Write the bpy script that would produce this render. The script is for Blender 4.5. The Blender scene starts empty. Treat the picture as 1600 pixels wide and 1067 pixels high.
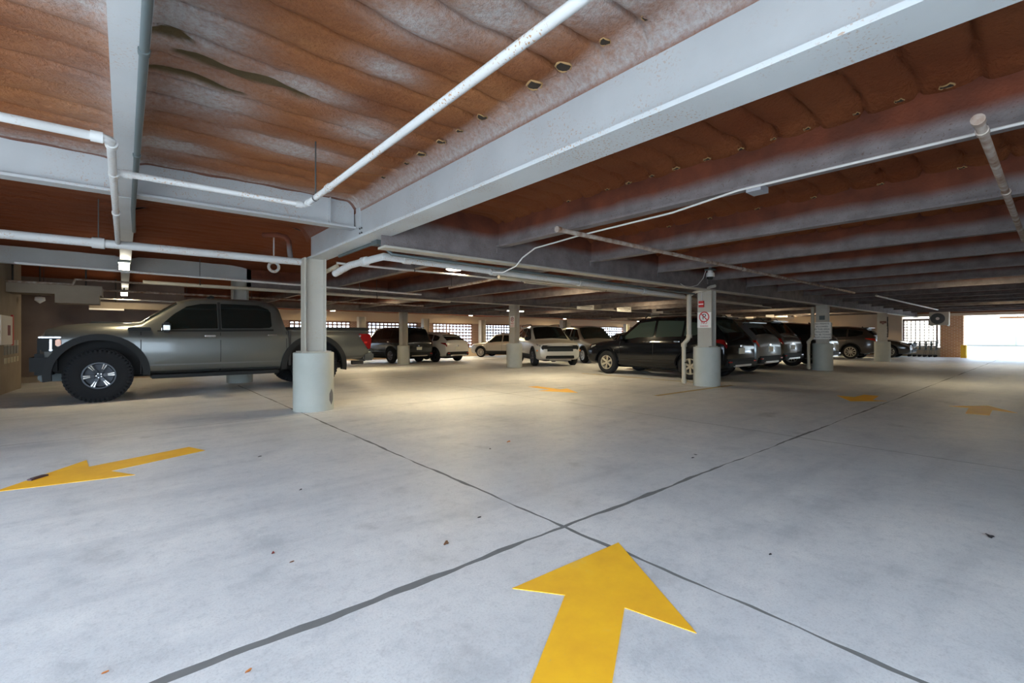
import bpy, bmesh, math, random
import numpy as np
from mathutils import Vector, Matrix

random.seed(7)
RNG = np.random.default_rng(11)
SC = bpy.context.scene
COL = SC.collection

# ------------------------------------------------------------------ camera
TH = math.atan(720 / 606)
cam_data = bpy.data.cameras.new('camera')
cam_data.sensor_width = 36
cam_data.lens = 720 / 1600 * 36
cam_data.shift_y = -8.5 / 1600
cam_data.clip_start = 0.05
cam_data.clip_end = 600
cam = bpy.data.objects.new('camera', cam_data)
COL.objects.link(cam)
cam.location = (0, 0, 1.165)
cam.rotation_euler = (math.pi / 2, 0, TH - math.pi / 2)
SC.camera = cam

# ------------------------------------------------------------------ world, sun, exposure
world = bpy.data.worlds.new('world')
SC.world = world
world.use_nodes = True
wn = world.node_tree
bg = wn.nodes['Background']
bg.inputs['Color'].default_value = (0.66, 0.82, 1.0, 1)
bg.inputs['Strength'].default_value = 4.3
sun_d = bpy.data.lights.new('sun', 'SUN')
sun_d.energy = 4.5
sun_d.angle = math.radians(2)
sun_d.color = (1.0, 0.95, 0.86)
sun = bpy.data.objects.new('sun', sun_d)
COL.objects.link(sun)
sun.rotation_euler = (0, math.radians(-32), math.radians(-20))
vs = SC.view_settings
vs.view_transform = 'Standard'
vs.look = 'None'
vs.gamma = 1
vs.use_curve_mapping = False
vs.exposure = 1.25
SC.cycles.max_bounces = 8
SC.cycles.diffuse_bounces = 5
SC.cycles.sample_clamp_indirect = 6

# ------------------------------------------------------------------ node helpers
MATS = {}

class NT:
    def __init__(s, name):
        s.m = bpy.data.materials.new(name)
        s.m.use_nodes = True
        s.t = s.m.node_tree
        s.b = s.t.nodes['Principled BSDF']
        s.co = None
    def n(s, typ, **kw):
        nd = s.t.nodes.new(typ)
        for k, v in kw.items():
            if k.startswith('i_'):
                key = k[2:]
                key = int(key) if key.isdigit() else key.replace('_', ' ')
                nd.inputs[key].default_value = v
            else:
                setattr(nd, k, v)
        return nd
    def l(s, a, b):
        s.t.links.new(a, b)
    def coord(s, scale=(1, 1, 1)):
        tc = s.n('ShaderNodeNewGeometry')
        mp = s.n('ShaderNodeMapping')
        mp.inputs['Scale'].default_value = scale
        s.l(tc.outputs['Position'], mp.inputs['Vector'])
        return mp.outputs['Vector']
    def ocoord(s, scale=(1, 1, 1)):
        tc = s.n('ShaderNodeTexCoord')
        mp = s.n('ShaderNodeMapping')
        mp.inputs['Scale'].default_value = scale
        s.l(tc.outputs['Object'], mp.inputs['Vector'])
        return mp.outputs['Vector']
    def noise(s, vec, scale, detail=4, rough=0.55):
        nd = s.n('ShaderNodeTexNoise')
        nd.inputs['Scale'].default_value = scale
        nd.inputs['Detail'].default_value = detail
        nd.inputs['Roughness'].default_value = rough
        s.l(vec, nd.inputs['Vector'])
        return nd.outputs['Fac']
    def ramp(s, fac, stops):
        nd = s.n('ShaderNodeValToRGB')
        el = nd.color_ramp.elements
        while len(el) < len(stops):
            el.new(0.5)
        for e, (p, c) in zip(el, stops):
            e.position = p
            e.color = c if len(c) == 4 else (*c, 1)
        s.l(fac, nd.inputs['Fac'])
        return nd.outputs['Color']
    def mix(s, fac, a, b, blend='MIX'):
        nd = s.n('ShaderNodeMix', data_type='RGBA', blend_type=blend)
        for inp, val in ((0, fac), (6, a), (7, b)):
            if isinstance(val, (int, float)):
                nd.inputs[inp].default_value = val
            elif isinstance(val, tuple):
                nd.inputs[inp].default_value = (*val, 1) if len(val) == 3 else val
            else:
                s.l(val, nd.inputs[inp])
        return nd.outputs[2]
    def math(s, op, a, b=0.0, clamp=False):
        nd = s.n('ShaderNodeMath', operation=op, use_clamp=clamp)
        for i, v in enumerate((a, b)):
            if isinstance(v, (int, float)):
                nd.inputs[i].default_value = v
            else:
                s.l(v, nd.inputs[i])
        return nd.outputs[0]
    def color(s, c):
        s.l(c, s.b.inputs['Base Color'])
    def bump(s, h, strength=0.3, dist=0.01):
        nd = s.n('ShaderNodeBump')
        nd.inputs['Strength'].default_value = strength
        nd.inputs['Distance'].default_value = dist
        s.l(h, nd.inputs['Height'])
        s.l(nd.outputs['Normal'], s.b.inputs['Normal'])

def plain(name, col, rough=0.5, metal=0.0, emit=None, es=0, coat=0.0, spec=0.5, grain=0.0):
    if name in MATS:
        return MATS[name]
    k = NT(name)
    k.b.inputs['Base Color'].default_value = (*col, 1)
    k.b.inputs['Roughness'].default_value = rough
    k.b.inputs['Metallic'].default_value = metal
    k.b.inputs['Coat Weight'].default_value = coat
    k.b.inputs['Coat Roughness'].default_value = 0.06
    k.b.inputs['Specular IOR Level'].default_value = spec
    if emit:
        k.b.inputs['Emission Color'].default_value = (*emit, 1)
        k.b.inputs['Emission Strength'].default_value = es
    if grain:
        v = k.ocoord()
        f = k.noise(v, 14, 5)
        k.color(k.mix(k.math('MULTIPLY', f, grain), (*col, 1), tuple(c * 0.55 for c in col)))
    MATS[name] = k.m
    return k.m

def mat_concrete():
    k = NT('concrete_floor')
    v = k.coord()
    big = k.noise(v, 0.45, 5, 0.6)
    mid = k.noise(v, 2.6, 8, 0.68)
    fine = k.noise(v, 95, 5, 0.8)
    grit = k.noise(v, 14, 8, 0.8)
    c = k.ramp(mid, [(0.25, (0.46, 0.48, 0.49)), (0.45, (0.68, 0.69, 0.69)), (0.7, (0.79, 0.79, 0.77))])
    c = k.mix(k.math('MULTIPLY', k.ramp(big, [(0.38, (1, 1, 1)), (0.6, (0, 0, 0))]), 0.34), c, (0.38, 0.42, 0.47))
    # oil stains
    st = k.noise(v, 1.15, 4, 0.6)
    c = k.mix(k.math('MULTIPLY', k.ramp(st, [(0.64, (0, 0, 0)), (0.76, (1, 1, 1))]), 0.55), c, (0.17, 0.17, 0.17))
    # tyre drag, along the driving lane
    vt = k.coord((0.22, 1.4, 1))
    tr = k.noise(vt, 1.6, 5, 0.6)
    c = k.mix(k.math('MULTIPLY', k.ramp(tr, [(0.52, (0, 0, 0)), (0.7, (1, 1, 1))]), 0.34), c, (0.30, 0.33, 0.37))
    c = k.mix(k.math('MULTIPLY', k.ramp(fine, [(0.3, (1, 1, 1)), (0.5, (0, 0, 0))]), 0.42), c, (0.24, 0.25, 0.26))
    c = k.mix(k.math('MULTIPLY', k.ramp(grit, [(0.36, (1, 1, 1)), (0.5, (0, 0, 0))]), 0.30), c, (0.33, 0.35, 0.37))
    # bright chips
    vo = k.n('ShaderNodeTexVoronoi')
    vo.inputs['Scale'].default_value = 9
    k.l(v, vo.inputs['Vector'])
    c = k.mix(k.ramp(vo.outputs['Distance'], [(0.02, (1, 1, 1)), (0.04, (0, 0, 0))]), c, (0.8, 0.8, 0.78))
    k.color(c)
    k.l(k.ramp(mid, [(0.3, (0.42, 0.42, 0.42)), (0.7, (0.62, 0.62, 0.62))]), k.b.inputs['Roughness'])
    k.bump(k.math('ADD', fine, k.math('MULTIPLY', mid, 2.0)), 0.25, 0.004)
    return k.m

def mat_steel(name='painted_steel', base=(0.43, 0.445, 0.445), rust=0.5, drip=True):
    k = NT(name)
    v = k.coord()
    n1 = k.noise(v, 1.7, 4)
    c = k.ramp(n1, [(0.3, tuple(x * 0.86 for x in base)), (0.7, base)])
    vo = k.n('ShaderNodeTexNoise')
    vo.inputs['Scale'].default_value = 70
    vo.inputs['Detail'].default_value = 2
    k.l(v, vo.inputs['Vector'])
    msk = k.noise(v, 2.2, 3)
    f = k.math('MULTIPLY', k.ramp(vo.outputs['Fac'], [(0.60, (0, 0, 0)), (0.63, (1, 1, 1))]),
               k.ramp(msk, [(0.46, (0, 0, 0)), (0.6, (1, 1, 1))]))
    c = k.mix(k.math('MULTIPLY', f, rust), c, (0.36, 0.20, 0.09))
    k.color(c)
    k.b.inputs['Roughness'].default_value = 0.55
    k.bump(k.noise(v, 160, 3), 0.12, 0.002)
    return k.m

def mat_joist():
    # brown spray foam on the upper part, grey overspray and primer on the lower part
    k = NT('oversprayed_joist')
    geo = k.n('ShaderNodeNewGeometry')
    sep = k.n('ShaderNodeSeparateXYZ')
    k.l(geo.outputs['Position'], sep.inputs[0])
    v = k.coord()
    wob = k.noise(k.coord((0.6, 0.6, 0.6)), 1.6, 3)
    z = k.math('ADD', sep.outputs['Z'], k.math('MULTIPLY', wob, 0.16))
    t = k.math('MULTIPLY', k.math('SUBTRACT', z, 2.63), 9.0, clamp=True)
    br = k.ramp(k.noise(v, 3.0, 5), [(0.3, (0.075, 0.019, 0.008)), (0.7, (0.17, 0.042, 0.015))])
    gr = k.ramp(k.noise(v, 5.0, 5), [(0.3, (0.14, 0.118, 0.112)), (0.7, (0.225, 0.195, 0.187))])
    sp = k.noise(v, 55, 2)
    gr = k.mix(k.ramp(sp, [(0.62, (0, 0, 0)), (0.70, (1, 1, 1))]), gr, (0.14, 0.10, 0.08))
    k.color(k.mix(t, gr, br))
    k.b.inputs['Roughness'].default_value = 0.85
    k.bump(k.noise(v, 45, 4), 0.5, 0.01)
    return k.m

def mat_foam():
    k = NT('brown_spray_foam')
    v = k.coord()
    n1 = k.noise(v, 1.3, 5, 0.6)
    base = k.ramp(n1, [(0.25, (0.22, 0.070, 0.022)), (0.5, (0.34, 0.125, 0.042)), (0.75, (0.43, 0.18, 0.065))])
    fine = k.noise(v, 38, 5, 0.7)
    base = k.mix(k.math('MULTIPLY', k.ramp(fine, [(0.3, (1, 1, 1)), (0.6, (0, 0, 0))]), 0.35), base, (0.15, 0.05, 0.02))
    at = k.n('ShaderNodeAttribute', attribute_name='spray')
    dust = k.noise(v, 26, 5, 0.75)
    fac = k.math('MULTIPLY', at.outputs['Fac'], k.math('MULTIPLY', k.math('SUBTRACT', dust, 0.12), 2.2), clamp=True)
    c = k.mix(fac, base, (0.52, 0.49, 0.47))
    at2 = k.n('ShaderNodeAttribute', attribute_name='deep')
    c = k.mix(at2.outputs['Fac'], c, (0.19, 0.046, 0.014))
    at3 = k.n('ShaderNodeAttribute', attribute_name='bare')
    c = k.mix(at3.outputs['Fac'], c, (0.13, 0.09, 0.04))
    k.color(c)
    k.b.inputs['Roughness'].default_value = 0.9
    k.b.inputs['Specular IOR Level'].default_value = 0.25
    k.bump(k.math('ADD', k.noise(v, 16, 7, 0.75), k.math('MULTIPLY', fine, 0.7)), 1.0, 0.03)
    return k.m

def mat_brick(name, c1, c2, mortar, scale=1.0):
    k = NT(name)
    geo = k.n('ShaderNodeNewGeometry')
    sep = k.n('ShaderNodeSeparateXYZ')
    k.l(geo.outputs['Position'], sep.inputs[0])
    comb = k.n('ShaderNodeCombineXYZ')
    k.l(k.math('ADD', sep.outputs['X'], sep.outputs['Y']), comb.inputs[0])
    k.l(sep.outputs['Z'], comb.inputs[1])
    b = k.n('ShaderNodeTexBrick')
    b.inputs['Color1'].default_value = (*c1, 1)
    b.inputs['Color2'].default_value = (*c2, 1)
    b.inputs['Mortar'].default_value = (*mortar, 1)
    b.inputs['Scale'].default_value = scale
    b.inputs['Brick Width'].default_value = 0.22
    b.inputs['Row Height'].default_value = 0.075
    b.inputs['Mortar Size'].default_value = 0.012
    k.l(comb.outputs[0], b.inputs['Vector'])
    k.color(b.outputs['Color'])
    k.b.inputs['Roughness'].default_value = 0.85
    return k.m

def mat_paint(name, col, metal=0.55, rough=0.32):
    if name in MATS:
        return MATS[name]
    k = NT(name)
    v = k.ocoord()
    f = k.noise(v, 5, 4)
    k.color(k.mix(k.math('MULTIPLY', f, 0.25), (*col, 1), tuple(c * 0.75 for c in col)))
    k.b.inputs['Metallic'].default_value = metal
    k.b.inputs['Roughness'].default_value = rough
    k.b.inputs['Coat Weight'].default_value = 0.25 if max(col) < .02 else 0.6
    k.b.inputs['Coat Roughness'].default_value = 0.08
    if max(col) < .02: k.b.inputs['Specular IOR Level'].default_value = 0.3
    MATS[name] = k.m
    return k.m

def mat_wall(name, c1, c2, scale=2.0):
    k = NT(name)
    v = k.coord()
    k.color(k.ramp(k.noise(v, scale, 6, 0.6), [(0.3, c1), (0.7, c2)]))
    k.b.inputs['Roughness'].default_value = 0.85
    k.bump(k.noise(v, 60, 4), 0.2, 0.004)
    return k.m

def mat_yellow():
    k = NT('yellow_paint')
    v = k.coord()
    n = k.noise(v, 3.2, 6, 0.65)
    c = k.ramp(n, [(0.3, (0.86, 0.43, 0.02)), (0.6, (0.97, 0.53, 0.018)), (0.8, (0.88, 0.58, 0.12))])
    w = k.noise(v, 42, 4, 0.7)
    c = k.mix(k.math('MULTIPLY', k.ramp(w, [(0.66, (0, 0, 0)), (0.74, (1, 1, 1))]), 0.6), c, (0.60, 0.42, 0.24))
    k.color(c)
    k.b.inputs['Roughness'].default_value = 0.6
    k.bump(w, 0.2, 0.002)
    return k.m

M_FLOOR = mat_concrete()
M_SEAL = plain('joint_sealant', (0.20, 0.205, 0.20), 0.9, grain=0.8)
M_STEEL = mat_steel()
M_GIRD = mat_steel('girder_flange_paint', (0.52, 0.55, 0.55), 0.85)
M_COLP = mat_steel('cream_column_paint', (0.47, 0.44, 0.37), 0.25)
M_BASE = mat_wall('column_base_concrete', (0.36, 0.375, 0.33), (0.46, 0.475, 0.43), 1.2)
M_JOIST = mat_joist()
M_FOAM = mat_foam()
M_PIPE = mat_steel('white_pipe_paint', (0.54, 0.54, 0.52), 1.0)
M_CREAMPIPE = mat_steel('cream_pipe_paint', (0.56, 0.50, 0.38), 0.9)
M_RUST = mat_wall('rusty_pipe', (0.20, 0.10, 0.05), (0.50, 0.44, 0.38), 9)
M_CONDUIT = plain('grey_conduit', (0.09, 0.11, 0.11), 0.5, 0.2)
M_WIRE = plain('white_cable', (0.62, 0.60, 0.56), 0.6)
M_DARKST = plain('dark_steel', (0.06, 0.055, 0.05), 0.7)
M_YEL = mat_yellow()
M_YSTRIPE = plain('faded_stripe_paint', (0.60, 0.46, 0.22), 0.8, grain=1.0)
M_BEIGE = mat_wall('beige_masonry', (0.66, 0.53, 0.39), (0.76, 0.63, 0.47), 0.9)
M_KNEE = mat_wall('knee_wall_concrete', (0.42, 0.36, 0.26), (0.55, 0.48, 0.36), 1.8)
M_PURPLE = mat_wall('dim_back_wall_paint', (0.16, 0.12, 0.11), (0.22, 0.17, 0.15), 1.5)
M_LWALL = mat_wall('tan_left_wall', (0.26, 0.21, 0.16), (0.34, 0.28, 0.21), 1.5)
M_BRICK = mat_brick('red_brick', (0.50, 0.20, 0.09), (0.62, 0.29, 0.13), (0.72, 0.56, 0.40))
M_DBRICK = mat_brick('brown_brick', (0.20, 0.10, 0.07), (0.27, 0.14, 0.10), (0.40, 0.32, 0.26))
M_GRILLE = plain('brown_grille_metal', (0.16, 0.08, 0.06), 0.6)
M_WHITE = plain('white_panel', (0.82, 0.80, 0.75), 0.6)
M_OUTW = mat_wall('white_outdoor_wall', (0.27, 0.29, 0.28), (0.34, 0.34, 0.33), 0.3)
M_OUTG = mat_wall('outdoor_pavement', (0.45, 0.47, 0.50), (0.56, 0.58, 0.60), 0.3)
M_OUTY = mat_wall('yard_asphalt', (0.13, 0.14, 0.155), (0.20, 0.205, 0.21), 0.25)
M_RED = plain('red_paint', (0.55, 0.03, 0.03), 0.5)
M_BLK = plain('black_ink', (0.02, 0.02, 0.02), 0.7)
M_GLASS = plain('tinted_glass', (0.006, 0.009, 0.009), 0.04, 0.0, coat=0.0, spec=0.5)
M_TIRE = plain('tyre_rubber', (0.014, 0.015, 0.017), 0.85, spec=0.25)
M_PLAS = plain('black_plastic', (0.012, 0.013, 0.013), 0.6, spec=0.25)
M_ALLOY = plain('silver_alloy', (0.55, 0.53, 0.48), 0.3, 0.8)
M_DALLOY = plain('dark_alloy', (0.02, 0.024, 0.03), 0.35, 0.3)
M_CHROME = plain('chrome', (0.75, 0.75, 0.75), 0.12, 1.0)
M_TAIL = plain('red_lamp_lens', (0.22, 0.008, 0.008), 0.15, coat=0.8)
M_TAILB = plain('bright_red_lens', (0.6, 0.03, 0.02), 0.15, coat=0.8)
M_HEAD = plain('headlamp_lens', (0.45, 0.46, 0.46), 0.12, 0.4, coat=0.9)
M_AMBER = plain('amber_lens', (0.9, 0.28, 0.04), 0.2, coat=0.5)
M_UNDER = plain('wheel_well', (0.012, 0.012, 0.012), 0.9)
M_PLATE = plain('license_plate', (0.62, 0.60, 0.48), 0.5)
M_LENS = plain('lit_lamp_lens', (1, 1, 1), 0.4, emit=(1.0, 0.93, 0.75), es=18)
M_OCHRE = plain('ochre_foam_rim', (0.46, 0.27, 0.11), 0.9, grain=0.8)
M_HOLESHADE = plain('hole_shade_dark', (0.035, 0.022, 0.012), 0.95)
M_LEAFB = plain('brown_leaf', (0.20, 0.10, 0.05), 0.8)
M_LEAFO = plain('orange_leaf', (0.55, 0.20, 0.05), 0.8)
M_LEAFR = plain('dark_red_leaf', (0.25, 0.04, 0.03), 0.8)
M_GUM = plain('black_gum', (0.03, 0.03, 0.035), 0.8)
M_MOULD = plain('scuffed_rubber_mark', (0.13, 0.13, 0.14), 0.8, grain=1.0)

# ------------------------------------------------------------------ mesh helpers
class MB:
    def __init__(s):
        s.v = []; s.f = []; s.mi = []; s.mats = []
    def _m(s, m):
        if m is None: return 0
        if m not in s.mats: s.mats.append(m)
        return s.mats.index(m)
    def add(s, vs_, fs_, m=None):
        b = len(s.v); i = s._m(m)
        s.v += [tuple(v) for v in vs_]
        s.f += [tuple(b + k for k in f) for f in fs_]
        s.mi += [i] * len(fs_)
        return s
    def box(s, x0, x1, y0, y1, z0, z1, m=None, mat=None):
        vs_ = [(x, y, z) for z in (z0, z1) for y in (y0, y1) for x in (x0, x1)]
        if mat is not None: vs_ = [mat @ Vector(v) for v in vs_]
        return s.add(vs_, [(0, 2, 3, 1), (4, 5, 7, 6), (0, 1, 5, 4), (2, 6, 7, 3), (0, 4, 6, 2), (1, 3, 7, 5)], m)
    def tube(s, path, r, n=10, m=None, cap=True):
        P = [Vector(p) for p in path]
        rings = []
        up = Vector((0, 0, 1))
        prev = None
        for i, p in enumerate(P):
            if i == 0: d = P[1] - p
            elif i == len(P) - 1: d = p - P[i - 1]
            else: d = (P[i + 1] - p).normalized() + (p - P[i - 1]).normalized()
            d.normalize()
            if prev is None:
                a = up if abs(d.z) < 0.9 else Vector((1, 0, 0))
                u = d.cross(a).normalized()
            else:
                u = (prev - d * prev.dot(d)).normalized()
            prev = u
            w = d.cross(u)
            rr = r[i] if isinstance(r, (list, tuple)) else r
            rings.append([p + u * (rr * math.cos(2 * math.pi * k / n)) + w * (rr * math.sin(2 * math.pi * k / n)) for k in range(n)])
        vs_ = [v for R in rings for v in R]
        fs_ = []
        for i in range(len(P) - 1):
            for k in range(n):
                a = i * n + k; b = i * n + (k + 1) % n
                fs_.append((a, b, b + n, a + n))
        if cap:
            fs_.append(tuple(range(n))[::-1])
            fs_.append(tuple(range((len(P) - 1) * n, len(P) * n)))
        return s.add(vs_, fs_, m)
    def lathe(s, prof, n=24, m=None, axis='z', org=(0, 0, 0), caps=False):
        vs_ = []
        for (r, h) in prof:
            for k in range(n):
                a = 2 * math.pi * k / n
                c, d = r * math.cos(a), r * math.sin(a)
                p = (c, d, h) if axis == 'z' else ((c, h, d) if axis == 'y' else (h, c, d))
                vs_.append((p[0] + org[0], p[1] + org[1], p[2] + org[2]))
        fs_ = []
        for i in range(len(prof) - 1):
            for k in range(n):
                a = i * n + k; b = i * n + (k + 1) % n
                fs_.append((a, b, b + n, a + n))
        if caps:
            fs_.append(tuple(range(n)))
            fs_.append(tuple(range((len(prof) - 1) * n, len(prof) * n)))
        return s.add(vs_, fs_, m)
    def prism(s, poly, z0, z1, m=None):
        n = len(poly)
        vs_ = [(x, y, z0) for x, y in poly] + [(x, y, z1) for x, y in poly]
        fs_ = [tuple(range(n))[::-1], tuple(range(n, 2 * n))]
        fs_ += [(i, (i + 1) % n, n + (i + 1) % n, n + i) for i in range(n)]
        return s.add(vs_, fs_, m)
    def build(s, name, mat=None, parent=None, smooth=False, fix=True):
        me = bpy.data.meshes.new(name)
        me.from_pydata(s.v, [], s.f)
        mats = s.mats if s.mats else ([mat] if mat else [])
        for m in mats: me.materials.append(m)
        if s.mats:
            me.polygons.foreach_set('material_index', s.mi)
        if fix:
            bm = bmesh.new(); bm.from_mesh(me)
            bmesh.ops.recalc_face_normals(bm, faces=bm.faces)
            bm.to_mesh(me); bm.free()
        if smooth:
            me.shade_smooth()
            me.set_sharp_from_angle(angle=math.radians(smooth if smooth is not True else 35))
        o = bpy.data.objects.new(name, me)
        COL.objects.link(o)
        if parent is not None: o.parent = parent
        return o

def tag(o, label=None, cat=None, group=None, kind=None):
    if label: o['label'] = label
    if cat: o['category'] = cat
    if group: o['group'] = group
    if kind: o['kind'] = kind
    return o

def empty(name, loc=(0, 0, 0), rz=0):
    o = bpy.data.objects.new(name, None)
    o.empty_display_size = 0.3
    o.location = loc
    o.rotation_euler = (0, 0, rz)
    COL.objects.link(o)
    return o

def ibeam(mb, axis, c, a0, a1, zb, zt, fw, wt=0.02, ft=0.025, m=None, mw=None, top=True):
    """I section running along axis from a0 to a1, centred at c on the other axis"""
    def bx(p0, p1, q0, q1, z0, z1, mm):
        if axis == 'x': mb.box(p0, p1, q0, q1, z0, z1, mm)
        else: mb.box(q0, q1, p0, p1, z0, z1, mm)
    bx(a0, a1, c - fw / 2, c + fw / 2, zb, zb + ft, m)
    bx(a0, a1, c - wt / 2, c + wt / 2, zb + ft, zt, mw or m)
    if top: bx(a0, a1, c - fw / 2, c + fw / 2, zt - ft, zt, mw or m)

def zfloor(x, y):
    return -0.0265 * max(0.0, y - 12.5)

# ================================================================== SETTING
# ---- floor: sub-base following the slope towards the back, slabs on top in the front
xs = [-14, -6, 2, 10, 18, 26, 35.2, 36]
def grid_floor(name, X0, X1, ys, dz, mat):
    mb = MB()
    n = len(ys)
    vs_ = [(x, y, zfloor(x, y) + dz) for x in (X0, X1) for y in ys]
    fs_ = [(i, n + i, n + i + 1, i + 1) for i in range(n - 1)]
    mb.add(vs_, fs_)
    # thickness
    mb.add([(x, y, z - 0.2) for x, y, z in vs_], [f[::-1] for f in fs_])
    return mb.build(name, mat, fix=False)
floor = grid_floor('floor', -6, 110, [-7, 0, 6, 12.5, 20, 26, 32.2], -0.012, M_FLOOR)
tag(floor, kind='structure')

XL = [-6.0, -1.83, 2.06, 5.95, 9.9, 13.8, 17.7, 21.6, 25.5, 29.4, 35.0]
YL = [-7.0, -3.3, 1.95, 7.22, 12.5]
def wob(seed, t, amp):
    return amp * (math.sin(t * 3.1 + seed) * 0.5 + math.sin(t * 9.7 + seed * 2.3) * 0.3 + math.sin(t * 31 + seed * 5.1) * 0.2)
def gap_half(kind, i, t):
    # half width of the joint at distance t along it
    if kind == 'y' and i == 2: return 0.012 + 0.006 * math.sin(t * 2.3) + 0.004 * math.sin(t * 13) + (0.006 if t < 3 else -0.003)
    if kind == 'x' and i == 2: return 0.011 + 0.004 * math.sin(t * 4.1 + 1) + 0.003 * math.sin(t * 17)
    return 0.006
slab_me = []
for a in range(len(XL) - 1):
    for b in range(len(YL) - 1):
        x0, x1, y0, y1 = XL[a], XL[a + 1], YL[b], YL[b + 1]
        pts = []
        def edge(kind, i, t0, t1, side):
            N = max(2, int(abs(t1 - t0) / (0.06 if (i == 2 and t0 < 8) else 0.5)))
            for q in range(N):
                t = t0 + (t1 - t0) * q / N
                if kind == 'y':
                    base = YL[i] + wob(i, t, 0.012)
                    yy = base + side * max(0.003, gap_half('y', i, t) + wob(i + side * 3, t * 3, 0.003))
                    pts.append((min(max(t, x0 + .004), x1 - .004), yy))
                else:
                    base = XL[i] + wob(i + 9, t, 0.010)
                    xx = base + side * max(0.003, gap_half('x', i, t) + wob(i + side * 4, t * 3, 0.003))
                    pts.append((xx, min(max(t, y0 + .004), y1 - .004)))
        edge('y', b, x0 + .012, x1 - .012, +1)
        edge('x', a + 1, y0 + .012, y1 - .012, -1)
        edge('y', b + 1, x1 - .012, x0 + .012, -1)
        edge('x', a, y1 - .012, y0 + .012, +1)
        mb = MB(); mb.prism(pts, -0.0119, 0.0)
        mb.build('floor_slab', M_FLOOR, floor, fix=False)
# joint sealant strips
mb = MB()
for y in YL[1:-1]: mb.box(-6, 35, y - 0.05, y + 0.05, -0.0118, -0.0002)
for x in XL[1:-1]: mb.box(x - 0.05, x + 0.05, -7, 12.5, -0.0118, -0.0003)
so = mb.build('joint_sealant', M_SEAL, floor)

mb = MB(); mb.box(1.6, 35.3, -2.9, -2.6, -.05, 3.07); tag(mb.build('wall_light_block', M_LWALL), kind='structure')  # unseen wall added behind the camera to hold back daylight on the right
# ---- outdoor ground
mb = MB(); mb.box(-150, 250, -200, 200, -1.2, -1.0)
g = mb.build('ground', M_OUTG); tag(g, kind='structure')
mb = MB(); mb.box(35.3, 75, -40, 13, -0.6, -0.03); g = mb.build('trim_5', M_OUTY); tag(g, kind='structure')
mb = MB(); mb.box(-40, -6.01, -40, 12, -0.6, -0.03); mb.box(-6.01, 35.3, -40, -7.01, -0.6, -0.03)
g = mb.build('trim_1', M_OUTG); tag(g, 'pale sunlit pavement outside the garage', kind='structure')

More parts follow.
